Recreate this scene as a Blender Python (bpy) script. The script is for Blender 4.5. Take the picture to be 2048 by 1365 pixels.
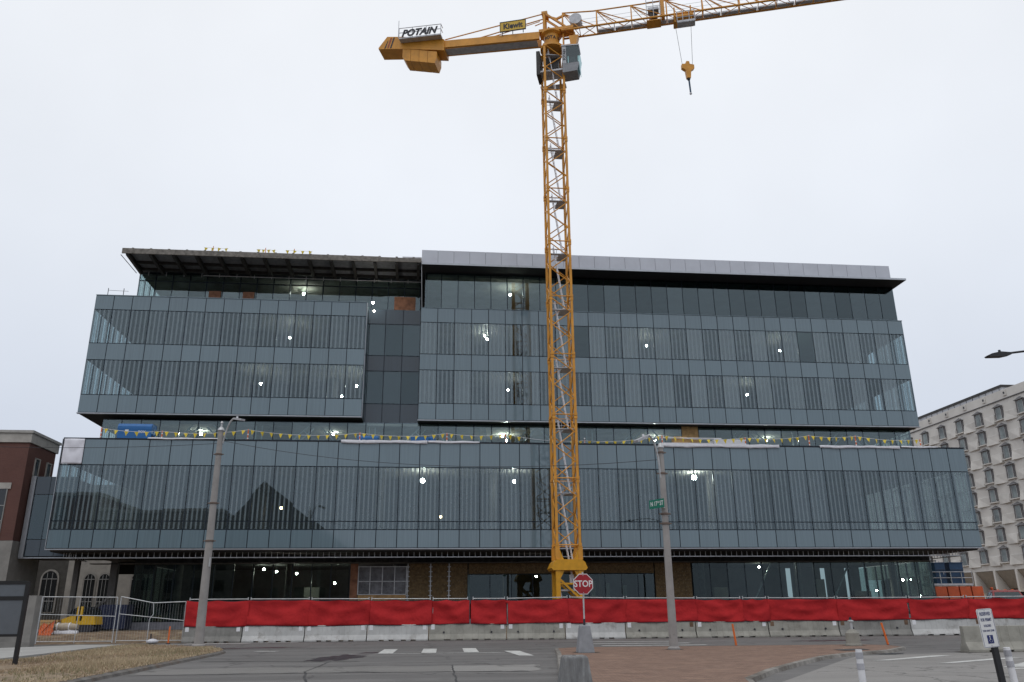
import bpy, math, random
from mathutils import Vector, Matrix
random.seed(7)
R = math.radians
scene = bpy.context.scene
for o in list(bpy.data.objects):
    bpy.data.objects.remove(o)

# ------------------------------------------------------------------ camera
cam_d = bpy.data.cameras.new('camera')
cam_d.sensor_fit = 'HORIZONTAL'; cam_d.sensor_width = 36.0
cam_d.lens = 28.645; cam_d.clip_start = 0.1; cam_d.clip_end = 6000
cam = bpy.data.objects.new('camera', cam_d); scene.collection.objects.link(cam)
YAW, PITCH, ROLL = R(6.07), R(18.386), R(-0.552)
_f = Vector((math.sin(YAW)*math.cos(PITCH), math.cos(YAW)*math.cos(PITCH), math.sin(PITCH)))
_r = Vector((math.cos(YAW), -math.sin(YAW), 0)); _u = _r.cross(_f)
_r2 = _r*math.cos(ROLL) + _u*math.sin(ROLL); _u2 = _r2.cross(_f)
m = Matrix(((_r2.x, _u2.x, -_f.x, 0), (_r2.y, _u2.y, -_f.y, 0), (_r2.z, _u2.z, -_f.z, 1.6), (0, 0, 0, 1)))
cam.matrix_world = m
scene.camera = cam

# ------------------------------------------------------------------ sky: overcast
SUN_EL, SUN_AZ = R(58), R(200)          # soft light from high behind the camera, to the left
world = bpy.data.worlds.new('World'); scene.world = world; world.use_nodes = True
wn = world.node_tree; wn.nodes.clear()
def wnode(t, **k):
    n = wn.nodes.new(t)
    for a, b in k.items(): setattr(n, a, b)
    return n
w_out = wnode('ShaderNodeOutputWorld'); w_bg = wnode('ShaderNodeBackground'); w_bg.inputs['Strength'].default_value = 0.1
w_sky = wnode('ShaderNodeTexSky', sky_type='NISHITA', sun_disc=False, sun_elevation=SUN_EL, sun_rotation=SUN_AZ,
              air_density=1.0, dust_density=4.0, ozone_density=1.0)
w_hsv = wnode('ShaderNodeHueSaturation'); w_hsv.inputs['Saturation'].default_value = 0.25
wn.links.new(w_sky.outputs[0], w_hsv.inputs['Color'])
# cloud deck: paler towards the zenith, slightly darker towards the horizon, faint large mottling
w_tc = wnode('ShaderNodeTexCoord'); w_sep = wnode('ShaderNodeSeparateXYZ')
wn.links.new(w_tc.outputs['Generated'], w_sep.inputs[0])
w_ramp = wnode('ShaderNodeValToRGB'); cr = w_ramp.color_ramp
cr.elements[0].position = 0.0; cr.elements[0].color = (0.58, 0.64, 0.75, 1)
cr.elements[1].position = 0.75; cr.elements[1].color = (0.93, 0.95, 0.985, 1)
e = cr.elements.new(0.18); e.color = (0.66, 0.72, 0.83, 1)
e = cr.elements.new(0.40); e.color = (0.80, 0.845, 0.92, 1)
wn.links.new(w_sep.outputs['Z'], w_ramp.inputs[0])
w_noi = wnode('ShaderNodeTexNoise'); w_noi.inputs['Scale'].default_value = 1.7; w_noi.inputs['Detail'].default_value = 5
wn.links.new(w_tc.outputs['Generated'], w_noi.inputs['Vector'])
w_mr = wnode('ShaderNodeMapRange'); w_mr.inputs['From Min'].default_value = 0.25; w_mr.inputs['From Max'].default_value = 0.75; w_mr.inputs['To Min'].default_value = 9.1; w_mr.inputs['To Max'].default_value = 10.9
wn.links.new(w_noi.outputs[0], w_mr.inputs['Value'])
w_vm = wnode('ShaderNodeVectorMath', operation='SCALE')
wn.links.new(w_ramp.outputs[0], w_vm.inputs[0]); wn.links.new(w_mr.outputs[0], w_vm.inputs['Scale'])
w_mix = wnode('ShaderNodeMix', data_type='RGBA'); w_mix.inputs[0].default_value = 0.95
wn.links.new(w_hsv.outputs[0], w_mix.inputs[6]); wn.links.new(w_vm.outputs[0], w_mix.inputs[7])
wn.links.new(w_mix.outputs[2], w_bg.inputs['Color']); wn.links.new(w_bg.outputs[0], w_out.inputs['Surface'])

sun_d = bpy.data.lights.new('sun', 'SUN'); sun_d.energy = 0.5; sun_d.angle = R(25); sun_d.color = (1.0, 0.97, 0.93)
sun = bpy.data.objects.new('sun', sun_d); scene.collection.objects.link(sun)
# rotation of the lamp so that it shines from azimuth SUN_AZ (clockwise from +Y), elevation SUN_EL
sd = Vector((math.sin(SUN_AZ)*math.cos(SUN_EL), math.cos(SUN_AZ)*math.cos(SUN_EL), math.sin(SUN_EL)))
sun.rotation_euler = sd.to_track_quat('Z', 'Y').to_euler()

vs = scene.view_settings
vs.view_transform = 'Standard'; vs.look = 'None'; vs.exposure = 0.0; vs.gamma = 1.0; vs.use_curve_mapping = False
cy = scene.cycles
cy.max_bounces = 7; cy.diffuse_bounces = 3; cy.glossy_bounces = 4; cy.transmission_bounces = 4
cy.transparent_max_bounces = 24; cy.caustics_reflective = False; cy.caustics_refractive = False
cy.use_denoising = True; cy.sample_clamp_indirect = 4.0

# ------------------------------------------------------------------ helpers
COL = scene.collection
class MB:
    def __init__(s): s.v = []; s.f = []
    def add(s, vs, fs):
        o = len(s.v); s.v += [tuple(p) for p in vs]; s.f += [tuple(o+i for i in f) for f in fs]; return s
    def box(s, x0, x1, y0, y1, z0, z1):
        return s.add([(x0,y0,z0),(x1,y0,z0),(x1,y1,z0),(x0,y1,z0),(x0,y0,z1),(x1,y0,z1),(x1,y1,z1),(x0,y1,z1)],
                     [(3,2,1,0),(4,5,6,7),(0,1,5,4),(1,2,6,5),(2,3,7,6),(3,0,4,7)])
    def bar(s, p, q, w, h=None):
        h = h or w; p = Vector(p); q = Vector(q); d = (q-p).normalized()
        ref = Vector((0,0,1)) if abs(d.z) < 0.95 else Vector((0,1,0))
        a = d.cross(ref).normalized()*w/2; b = a.cross(d).normalized()*h/2
        return s.add([p-a-b,p+a-b,p+a+b,p-a+b,q-a-b,q+a-b,q+a+b,q-a+b],
                     [(0,1,2,3),(7,6,5,4),(0,4,5,1),(1,5,6,2),(2,6,7,3),(3,7,4,0)])
    def tube(s, p, q, r0, r1=None, n=8):
        r1 = r0 if r1 is None else r1; p = Vector(p); q = Vector(q); d = (q-p).normalized()
        ref = Vector((0,0,1)) if abs(d.z) < 0.95 else Vector((0,1,0))
        a = d.cross(ref).normalized(); b = a.cross(d).normalized(); vs = []
        for c, r in ((p, r0), (q, r1)):
            for i in range(n):
                t = 2*math.pi*i/n; vs.append(c + a*math.cos(t)*r + b*math.sin(t)*r)
        fs = [(i,(i+1)%n,n+(i+1)%n,n+i) for i in range(n)] + [tuple(range(n-1,-1,-1)), tuple(range(n,2*n))]
        return s.add(vs, fs)
    def path(s, pts, r, n=6):
        for a, b in zip(pts, pts[1:]): s.tube(a, b, r, r, n)
        return s
    def lathe(s, prof, c=(0,0,0), n=20):
        vs = []
        for r, z in prof:
            for i in range(n):
                t = 2*math.pi*i/n; vs.append((c[0]+r*math.cos(t), c[1]+r*math.sin(t), c[2]+z))
        k = len(prof)
        fs = [(j*n+i, j*n+(i+1)%n, (j+1)*n+(i+1)%n, (j+1)*n+i) for j in range(k-1) for i in range(n)]
        fs += [tuple(range(n-1,-1,-1)), tuple((k-1)*n+i for i in range(n))]
        return s.add(vs, fs)
    def prism(s, poly, z0, z1):          # polygon in XY (counter-clockwise), extruded in Z
        n = len(poly)
        vs = [(x,y,z0) for x,y in poly] + [(x,y,z1) for x,y in poly]
        return s.add(vs, [tuple(range(n-1,-1,-1)), tuple(range(n,2*n))] + [(i,(i+1)%n,n+(i+1)%n,n+i) for i in range(n)])
    def prism_x(s, poly, x0, x1):        # polygon in YZ, extruded in X
        n = len(poly)
        vs = [(x0,y,z) for y,z in poly] + [(x1,y,z) for y,z in poly]
        return s.add(vs, [tuple(range(n-1,-1,-1)), tuple(range(n,2*n))] + [(i,(i+1)%n,n+(i+1)%n,n+i) for i in range(n)])
    def prism_y(s, poly, y0, y1):        # polygon in XZ, extruded in Y
        n = len(poly)
        vs = [(x,y0,z) for x,z in poly] + [(x,y1,z) for x,z in poly]
        return s.add(vs, [tuple(range(n)), tuple(range(2*n-1,n-1,-1))] + [(i,n+i,n+(i+1)%n,(i+1)%n) for i in range(n)])
    def mesh(s, name, mat=None, smooth=False):
        me = bpy.data.meshes.new(name); me.from_pydata(s.v, [], s.f); me.update()
        import bmesh
        bm = bmesh.new(); bm.from_mesh(me); bmesh.ops.recalc_face_normals(bm, faces=bm.faces); bm.to_mesh(me); bm.free()
        if mat: me.materials.append(mat)
        if smooth:
            me.polygons.foreach_set('use_smooth', [True]*len(me.polygons))
            try: me.set_sharp_from_angle(angle=R(40))
            except Exception: pass
        return me
    def build(s, name, mat, parent=None, smooth=False, local=False, label=None):
        if parent is not None and not local:
            w = wpos(parent); s.v = [(x-w[0], y-w[1], z-w[2]) for x,y,z in s.v]
        o = bpy.data.objects.new(name, s.mesh(name, mat, smooth)); COL.objects.link(o)
        if parent is not None: o.parent = parent
        if label: o['label'] = label
        return o
def wpos(o):
    v = Vector((0,0,0))
    while o is not None: v += o.location; o = o.parent
    return v
def inst(name, me, parent, loc, rot=None, local=False):
    o = bpy.data.objects.new(name, me); COL.objects.link(o); o.parent = parent
    o.location = Vector(loc) - (Vector((0,0,0)) if local or parent is None else wpos(parent))
    if rot: o.rotation_euler = rot
    return o
def thing(name, label, cat, loc=(0,0,0), rz=0, group=None):
    o = bpy.data.objects.new(name, None); COL.objects.link(o); o.empty_display_size = 0.2
    o.location = loc; o.rotation_euler = (0,0,rz)
    return tag(o, label, cat, group)
def tag(o, label, cat, group=None):
    o['label'] = label; o['category'] = cat
    if group: o['group'] = group
    return o
def struct(o): o['kind'] = 'structure'; return o
def text_mesh(body, size, extrude=0.01, bold=0.0, shear=0.0, spacing=1.0):
    c = bpy.data.curves.new('lettering', 'FONT'); c.body = body; c.size = size; c.extrude = extrude
    c.align_x = 'CENTER'; c.align_y = 'CENTER'; c.offset = bold*size; c.shear = shear; c.space_character = spacing
    c.resolution_u = 3
    o = bpy.data.objects.new('lettering', c); COL.objects.link(o)
    dg = bpy.context.evaluated_depsgraph_get()
    me = bpy.data.meshes.new_from_object(o.evaluated_get(dg)); me.name = 'lettering'
    bpy.data.objects.remove(o); bpy.data.curves.remove(c)
    return me
def lettering(body, size, mat, parent, loc, rot=(math.pi/2,0,0), local=False, sx=1.0, **k):
    me = text_mesh(body, size, **k); me.materials.clear(); me.materials.append(mat)
    o = inst('lettering', me, parent, loc, rot, local); o.scale = (sx,1,1)
    return o

# ------------------------------------------------------------------ materials
MATS = {}
def nodes_of(name):
    mt = bpy.data.materials.new(name); mt.use_nodes = True; nt = mt.node_tree; nt.nodes.clear()
    out = nt.nodes.new('ShaderNodeOutputMaterial'); MATS[name] = mt
    return mt, nt, out
def coords(nt, kind='Object', rnd=True):
    tc = nt.nodes.new('ShaderNodeTexCoord')
    if not rnd: return tc.outputs[kind]
    oi = nt.nodes.new('ShaderNodeObjectInfo'); mu = nt.nodes.new('ShaderNodeMath'); mu.operation = 'MULTIPLY'
    mu.inputs[1].default_value = 57.0; nt.links.new(oi.outputs['Random'], mu.inputs[0])
    ad = nt.nodes.new('ShaderNodeVectorMath'); ad.operation = 'ADD'
    nt.links.new(tc.outputs[kind], ad.inputs[0]); nt.links.new(mu.outputs[0], ad.inputs[1])
    return ad.outputs[0]
def noise(nt, vec, scale, detail=5, rough=0.6):
    n = nt.nodes.new('ShaderNodeTexNoise'); n.inputs['Scale'].default_value = scale
    n.inputs['Detail'].default_value = detail; n.inputs['Roughness'].default_value = rough
    nt.links.new(vec, n.inputs['Vector']); return n.outputs[0]
def ramp(nt, fac, stops):
    r = nt.nodes.new('ShaderNodeValToRGB'); e = r.color_ramp.elements
    while len(e) < len(stops): e.new(0.5)
    for i, (p, c) in enumerate(stops):
        e[i].position = p; e[i].color = (*c, 1) if len(c) == 3 else c
    nt.links.new(fac, r.inputs[0]); return r.outputs[0]
def mixc(nt, fac, a, b, mode='MIX'):
    mx = nt.nodes.new('ShaderNodeMix'); mx.data_type = 'RGBA'; mx.blend_type = mode
    for sock, v in ((mx.inputs[0], fac), (mx.inputs[6], a), (mx.inputs[7], b)):
        if hasattr(v, 'links'): nt.links.new(v, sock)
        elif isinstance(v, (int, float)): sock.default_value = v
        else: sock.default_value = (*v, 1)
    return mx.outputs[2]
def bump(nt, h, strength=0.3, dist=0.02):
    b = nt.nodes.new('ShaderNodeBump'); b.inputs['Strength'].default_value = strength; b.inputs['Distance'].default_value = dist
    nt.links.new(h, b.inputs['Height']); return b.outputs[0]
def principled(nt, out, col, rough=0.6, metal=0.0, spec=0.5, nrm=None):
    p = nt.nodes.new('ShaderNodeBsdfPrincipled')
    if hasattr(col, 'links'): nt.links.new(col, p.inputs['Base Color'])
    else: p.inputs['Base Color'].default_value = (*col, 1)
    if hasattr(rough, 'links'): nt.links.new(rough, p.inputs['Roughness'])
    else: p.inputs['Roughness'].default_value = rough
    p.inputs['Metallic'].default_value = metal; p.inputs['Specular IOR Level'].default_value = spec
    if nrm is not None: nt.links.new(nrm, p.inputs['Normal'])
    nt.links.new(p.outputs[0], out.inputs['Surface']); return p
def M(name, col, rough=0.6, metal=0.0, amt=0.12, scale=3.0, spec=0.4, bmp=0.0, bscale=30.0, bdist=0.01, dirt=None):
    if name in MATS: return MATS[name]
    mt, nt, out = nodes_of(name); vec = coords(nt)
    n = noise(nt, vec, scale)
    lo = tuple(max(0, c*(1-amt*1.6)) for c in col); hi = tuple(min(1, c*(1+amt*1.2)) for c in col)
    c = ramp(nt, n, [(0.28, lo), (0.72, hi)])
    if dirt:
        n2 = noise(nt, vec, dirt[1], 6, 0.7); fac = ramp(nt, n2, [(dirt[2], (0,0,0)), (min(1, dirt[2]+0.2), (1,1,1))])
        c = mixc(nt, fac, c, dirt[0])
    nr = bump(nt, noise(nt, vec, bscale, 6, 0.65), bmp, bdist) if bmp else None
    principled(nt, out, c, rough, metal, spec, nr); return mt

def glass(name, tint=(0.55,0.66,0.68), refl=0.05, frit=0.0, stripe=0.0, n=5, width=1.5, fritcol=(0.13,0.165,0.18), wob=0.0018):
    mt, nt, out = nodes_of(name)
    tc = nt.nodes.new('ShaderNodeTexCoord'); oi = nt.nodes.new('ShaderNodeObjectInfo')
    vec = coords(nt)
    bn = bump(nt, noise(nt, vec, 0.5, 1, 0.4), wob*6, 0.1)
    tr = nt.nodes.new('ShaderNodeBsdfTransparent'); tr.inputs[0].default_value = (*tint, 1)
    gl = nt.nodes.new('ShaderNodeBsdfGlossy'); gl.inputs['Roughness'].default_value = 0.0
    gl.inputs['Color'].default_value = (0.84, 0.95, 1.0, 1); nt.links.new(bn, gl.inputs['Normal'])
    lw = nt.nodes.new('ShaderNodeLayerWeight'); lw.inputs['Blend'].default_value = 0.5
    def math_(op, a, b=None, c=None):
        x = nt.nodes.new('ShaderNodeMath'); x.operation = op
        for s, v in zip(x.inputs, (a, b, c)):
            if v is None: continue
            if hasattr(v, 'links'): nt.links.new(v, s)
            else: s.default_value = v
        return x.outputs[0]
    f5 = math_('POWER', lw.outputs['Facing'], 4.0)
    fac = math_('ADD', math_('MULTIPLY', f5, 0.5), math_('MULTIPLY', math_('ADD', math_('MULTIPLY', oi.outputs['Random'], 0.35), 0.83), refl))
    base = tr.outputs[0]
    if frit or stripe:
        df = nt.nodes.new('ShaderNodeBsdfDiffuse')
        fc = mixc(nt, noise(nt, vec, 1.2, 2), tuple(c*0.86 for c in fritcol), tuple(c*1.1 for c in fritcol))
        nt.links.new(fc, df.inputs[0])
        sp = nt.nodes.new('ShaderNodeSeparateXYZ'); nt.links.new(tc.outputs['Object'], sp.inputs[0])
        u = math_('FRACT', math_('ADD', math_('MULTIPLY', sp.outputs['X'], n/width), 0.15))
        tri = math_('ABSOLUTE', math_('SUBTRACT', u, 0.5))            # 0 in the stripe's middle
        mr = nt.nodes.new('ShaderNodeMapRange'); mr.interpolation_type = 'SMOOTHSTEP'
        mr.inputs['From Min'].default_value = 0.26; mr.inputs['From Max'].default_value = 0.12
        mr.inputs['To Min'].default_value = frit; mr.inputs['To Max'].default_value = stripe
        nt.links.new(tri, mr.inputs['Value'])
        ms = nt.nodes.new('ShaderNodeMixShader'); nt.links.new(mr.outputs[0], ms.inputs[0])
        nt.links.new(tr.outputs[0], ms.inputs[1]); nt.links.new(df.outputs[0], ms.inputs[2]); base = ms.outputs[0]
    m2 = nt.nodes.new('ShaderNodeMixShader'); nt.links.new(fac, m2.inputs[0])
    nt.links.new(base, m2.inputs[1]); nt.links.new(gl.outputs[0], m2.inputs[2])
    nt.links.new(m2.outputs[0], out.inputs['Surface']); return mt
def emit(name, col, strength):
    mt, nt, out = nodes_of(name); e = nt.nodes.new('ShaderNodeEmission')
    e.inputs[0].default_value = (*col, 1); e.inputs[1].default_value = strength
    nt.links.new(e.outputs[0], out.inputs['Surface']); return mt

def spandrel_mat(name, col):
    mt, nt, out = nodes_of(name); vec = coords(nt)
    mp = nt.nodes.new('ShaderNodeMapping'); mp.inputs['Scale'].default_value = (14, 1, 0.25); nt.links.new(vec, mp.inputs[0])
    n1 = noise(nt, mp.outputs[0], 1.0, 3); n2 = noise(nt, vec, 0.8, 2)
    c = ramp(nt, n1, [(0.3, tuple(x*0.88 for x in col)), (0.7, tuple(x*1.1 for x in col))])
    oi = nt.nodes.new('ShaderNodeObjectInfo')
    c = mixc(nt, oi.outputs['Random'], c, mixc(nt, 0.5, c, tuple(x*1.22 for x in col)))
    principled(nt, out, c, 0.06, 0, 0.75, bump(nt, n2, 0.04, 0.05)); return mt
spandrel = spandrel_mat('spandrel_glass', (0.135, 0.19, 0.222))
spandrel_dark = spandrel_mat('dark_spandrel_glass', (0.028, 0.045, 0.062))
FRIT = (0.205,0.255,0.28)
vision = glass('fritted_glass', tint=(0.66,0.73,0.76), refl=0.072, frit=0.0, stripe=0.60, n=4, fritcol=FRIT)
vision_low = glass('fritted_glass_lower', tint=(0.68,0.75,0.77), refl=0.076, frit=0.07, stripe=0.56, n=4.5, fritcol=FRIT)
vision_dense = glass('densely_fritted_glass', tint=(0.74,0.80,0.82), refl=0.072, frit=0.46, stripe=0.80, n=4, fritcol=FRIT)
side_glass = glass('flank_glass', tint=(0.88,0.94,0.94), refl=0.05, frit=0.05, stripe=0.35, n=3, fritcol=FRIT)
clear = glass('clear_glass', tint=(0.74,0.83,0.83), refl=0.082)
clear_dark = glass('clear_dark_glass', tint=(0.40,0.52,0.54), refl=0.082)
clear_low = glass('storefront_glass', tint=(0.62,0.70,0.68), refl=0.035)
cab_glass = glass('cab_glass', tint=(0.45,0.6,0.6), refl=0.08)
mullion_m = M('mullion_aluminium', (0.014,0.021,0.032), 0.4, 0.3, amt=0.1)
silver_edge = M('silver_edge', (0.42,0.44,0.47), 0.35, 0.6, amt=0.08)
fascia_m = M('fascia_metal', (0.50,0.515,0.56), 0.42, 0.35, amt=0.05, scale=0.6)
black_m = M('black_membrane', (0.012,0.012,0.014), 0.8)
ceil_m = M('ceiling_board', (0.30,0.295,0.27), 0.9, amt=0.25, scale=0.5)
slab_m = M('slab_concrete', (0.16,0.155,0.15), 0.9, amt=0.2)
inner_m = M('interior_wall', (0.10,0.10,0.10), 0.9, amt=0.4, scale=0.35)
truss_m = M('primer_steel', (0.55,0.56,0.56), 0.5, amt=0.1)
galv = M('galvanised_steel', (0.50,0.51,0.52), 0.45, 0.5, amt=0.15)
steel_dark = M('dark_steel', (0.035,0.033,0.032), 0.6, amt=0.3)
deck_m = M('deck_steel', (0.10,0.095,0.09), 0.7, amt=0.3)
woodedge = M('weathered_formwork', (0.20,0.185,0.165), 0.85, amt=0.3, scale=4)
plywood = M('plywood', (0.48,0.30,0.13), 0.75, amt=0.25, scale=2.5, bmp=0.1)
osb_red = M('stained_plywood', (0.30,0.14,0.08), 0.75, amt=0.25, scale=2.5)
sheath = M('brown_sheathing', (0.17,0.115,0.055), 0.8, amt=0.3, scale=6)
plastic_w = M('white_plastic_sheet', (0.66,0.66,0.70), 0.45, amt=0.06, bmp=0.5, bscale=2.2, bdist=0.2)
plastic_t = M('hazy_plastic', (0.16,0.165,0.18), 0.3, amt=0.35, scale=1.5, bmp=0.6, bscale=3, bdist=0.15)
orange_c = M('crane_orange', (0.64,0.285,0.032), 0.42, amt=0.14, scale=1.4, dirt=((0.30,0.12,0.03), 2.5, 0.60))
yellow_c = M('base_yellow', (0.62,0.30,0.012), 0.4, amt=0.1, dirt=((0.25,0.13,0.02), 5.0, 0.68))
grey_c = M('crane_grey', (0.46,0.47,0.50), 0.5, 0.2, amt=0.15)
white_al = M('white_aluminium', (0.72,0.72,0.75), 0.4, 0.2, amt=0.08)
sign_yellow = M('sign_yellow', (0.62,0.40,0.04), 0.5, amt=0.05)
ink = M('dark_ink', (0.03,0.03,0.04), 0.6)
cable_m = M('cable', (0.03,0.03,0.035), 0.6)
# ================================================================== glass building under construction
YL, YU, Y4, YS, Y6, YG = 62.04, 68.7, 69.8, 70.7, 69.0, 67.0
PADZ, SLABZ = 0.6, 1.1
bld = thing('office_building', 'large unfinished glass office building with stacked boxes behind the crane', 'building', (8, 70, PADZ))

_pc = {}
def pane_mesh(w, h, mat, t=0.03):
    k = (round(w,3), round(h,3), mat.name)
    if k not in _pc: _pc[k] = MB().box(-w/2, w/2, 0, t, -h/2, h/2).mesh('pane', mat)
    return _pc[k]
_mc = {}
def bar_mesh(w, d, h, mat):
    k = (round(w,3), round(d,3), round(h,3), mat.name)
    if k not in _mc: _mc[k] = MB().box(-w/2, w/2, 0, d, -h/2, h/2).mesh('bar', mat)
    return _mc[k]
def jig(a=0.0022): return (random.uniform(-a,a), 0, random.uniform(-a,a))
GAP = 0.065
def curtain(part, x0, x1, n, y, rows, mat_of, name_of, tilt=0.0016, mull=True, skip=()):
    """a grid of separate panes with dark mullions behind the joints"""
    w = (x1-x0)/n
    for r, (z0, z1) in enumerate(rows):
        for i in range(n):
            if (r, i) in skip: continue
            mt = mat_of(r, i)
            if mt is None: continue
            inst(name_of(r), pane_mesh(w-GAP, z1-z0-GAP, mt), part, (x0+(i+0.5)*w, y, (z0+z1)/2), jig(tilt))
    if mull:
        za, zb = min(z for z, _ in rows), max(z for _, z in rows)
        for i in range(n+1):
            xx = x0+i*w + (0.06 if i == 0 else -0.06 if i == n else 0)
            inst('mullion', bar_mesh(0.085, 0.14, zb-za-0.01, mullion_m), part, (xx, y+0.045, (za+zb)/2))
        zs = sorted({z for r in rows for z in r})
        for z in zs:
            zz = z + (0.05 if z == za else -0.05 if z == zb else 0)
            inst('transom', bar_mesh(x1-x0-0.02, 0.11, 0.08, mullion_m), part, ((x0+x1)/2, y+0.06, zz))
def side(part, x, y0, y1, n, z0, z1, mat):
    """glazed flank, panes standing along Y"""
    w = (y1-y0)/n
    for i in range(n):
        o = inst('side_pane', pane_mesh(w-GAP, z1-z0-GAP, mat), part, (x, y0+(i+0.5)*w, (z0+z1)/2), (0,0,math.pi/2))
    for i in range(1, n+1):
        inst('mullion', bar_mesh(0.085, 0.12, z1-z0, mullion_m), part, (x, y0+i*w, (z0+z1)/2), (0,0,math.pi/2))

# ---- lower box
LX0, LX1, LN = -26.55, 43.80, 46
lower = MB().box(LX0+0.2, LX1-0.2, YL+0.25, 80, 5.96, 7.36).build('lower_block', slab_m, bld)
rowsL = [(6.12,7.44),(7.44,8.03),(8.03,12.06),(12.06,13.96)]
curtain(lower, LX0, LX1, LN, YL, rowsL,
        lambda r,i: spandrel if r == 0 or (r == 3 and i != 0) else (None if r == 3 else vision_low),
        lambda r: 'spandrel_panel' if r in (0,3) else 'window_pane')
MB().box(LX0+0.2, LX1-0.2, YL+0.3, 80, 12.35, 13.5).build('roof_slab', ceil_m, lower)
MB().box(LX0+0.02, LX1-0.02, YL-0.03, YL+0.45, 13.97, 14.05).build('parapet_cap', mullion_m, lower)
MB().box(LX0-0.02, LX1+0.02, YL-0.06, YL+0.2, 6.03, 6.10).build('sill_trim', silver_edge, lower)
MB().box(LX0-0.035, LX0+0.0, YL-0.05, YL+0.1, 6.10, 13.96).build('corner_trim', silver_edge, lower)
MB().box(LX0+0.2, LX1-0.2, 78, 78.3, 7.36, 12.35).build('inner_wall', inner_m, lower)
side(lower, LX0+0.08, YL+0.3, YL+16, 10, 7.44, 12.3, side_glass)
side(lower, LX1-0.08, YL+0.3, YL+16, 10, 7.44, 12.3, side_glass)
MB().box(LX0+0.01, LX0+0.12, YL+0.16, 80, 12.31, 13.95).build('flank_panel', spandrel, lower)
MB().box(LX1-0.12, LX1-0.01, YL+0.16, 80, 12.31, 13.95).build('flank_panel', spandrel, lower)
MB().box(LX0+0.01, LX0+0.12, YL+0.16, 80, 6.12, 7.42).build('flank_panel', spandrel, lower)
MB().box(LX1-0.12, LX1-0.01, YL+0.16, 80, 6.12, 7.42).build('flank_panel', spandrel, lower)
for k in range(8):        # columns inside
    x = -22 + 9.14*k
    MB().box(x-0.3, x+0.3, 66.2, 66.8, 7.36, 12.35).build('column', slab_m, lower)
# soffit and its bare framing
MB().box(LX0+0.25, LX1-0.25, YL+0.28, YG+0.35, 5.90, 5.955).build('soffit_board', black_m, lower)
fr = MB().box(-25.65, 42.70, 62.93, 63.03, 5.50, 5.56).build('soffit_track', galv, lower)
sm = MB().box(-0.015, 0.015, 0, 0.04, -0.17, 0.17).mesh('stud', galv)
n = 166
for i in range(n): inst('soffit_stud', sm, fr, (-25.62 + i*68.28/(n-1), 62.95, 5.735))
for xe in (-25.65, 42.64):   # returns of the framing at both ends
    MB().box(xe, xe+0.06, 63.03, 67.2, 5.50, 5.56).build('soffit_track', galv, lower)
    for j in range(9): inst('soffit_stud', sm, lower, (xe+0.03, 63.4+0.42*j, 5.735))
sm2 = MB().box(-0.015, 0.015, 0, 0.03, -0.11, 0.11).mesh('hanger', steel_dark)
MB().box(-25, 42.4, 66.2, 66.9, 5.28, 5.34).build('hanger_track', deck_m, lower)

# ---- upper left box
UA0, UA1, UAN = -28.70, -5.63, 15
ual = MB().box(UA0+0.15, UA1-0.15, YU+0.25, 82, 17.5, 18.95).build('upper_block', slab_m, bld)
rowsA = [(17.50,19.02),(19.02,22.03),(22.03,23.51),(23.51,26.54),(26.54,27.83)]
curtain(ual, UA0, UA1, UAN, YU, rowsA, lambda r,i: vision if r in (1,3) else spandrel,
        lambda r: 'window_pane' if r in (1,3) else 'spandrel_panel')
MB().box(UA0+0.15, UA1-0.15, YU+0.25, 82, 22.1, 23.45).build('floor_slab', ceil_m, ual)
MB().box(UA0+0.15, UA1-0.15, YU+0.25, 82, 26.6, 27.7).build('roof_slab', ceil_m, ual)
MB().box(UA0-0.03, UA1+0.03, YU-0.05, YU+0.25, 17.40, 17.48).build('sill_trim', silver_edge, ual)
MB().box(UA0+0.02, UA1-0.02, YU+0.26, 82, 17.43, 17.495).build('soffit_board', black_m, ual)
MB().box(UA0+0.02, UA1-0.02, YU-0.02, YU+0.3, 27.835, 27.90).build('parapet_cap', spandrel, ual)
MB().box(UA1+0.005, UA1+0.04, YU+0.0, YU+0.16, 17.5, 27.82).build('corner_trim', silver_edge, ual)
MB().box(UA1-0.10, UA1+0.02, YU+0.18, YS+0.3, 17.5, 27.82).build('flank_panel', spandrel, ual)
for z0, z1 in ((17.5,19.0),(22.05,23.49),(26.56,27.82)):
    MB().box(UA0+0.01, UA0+0.1, YU+0.18, 82, z0, z1).build('flank_panel', spandrel, ual)
for z0, z1 in ((19.02,22.03),(23.51,26.54)): side(ual, UA0+0.06, YU+0.2, YU+16.2, 10, z0, z1, side_glass)
MB().box(UA0+5, UA1-0.2, 81, 81.3, 18.95, 26.6).build('inner_wall', inner_m, ual)
for k in range(3):
    x = -24.5 + 8.0*k
    MB().box(x-0.3, x+0.3, 73.2, 73.8, 18.95, 26.6).build('column', slab_m, ual)

# ---- upper right box
UB0, UB1, UBN = -0.86, 44.60, 30
ubr = MB().box(UB0+0.15, UB1-0.15, YU+0.25, 82, 17.3, 18.7).build('upper_block', slab_m, bld)
rowsB = [(17.30,18.73),(18.73,21.72),(21.72,23.18),(23.18,26.14),(26.14,27.50)]
def matB(r, i):
    if r in (0,2,4): return spandrel
    if r == 3 and i in (9, 23): return clear_dark
    return vision_dense if i % 2 == 0 and i != 29 else vision
curtain(ubr, UB0, UB1, UBN, YU, rowsB, matB, lambda r: 'window_pane' if r in (1,3) else 'spandrel_panel')
MB().box(UB0+0.15, UB1-0.15, YU+0.25, 82, 21.8, 23.1).build('floor_slab', ceil_m, ubr)
MB().box(UB0+0.15, UB1-0.15, YU+0.25, 82, 26.2, 27.45).build('roof_slab', ceil_m, ubr)
MB().box(UB0-0.03, UB1+0.03, YU-0.05, YU+0.25, 17.20, 17.28).build('sill_trim', silver_edge, ubr)
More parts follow.
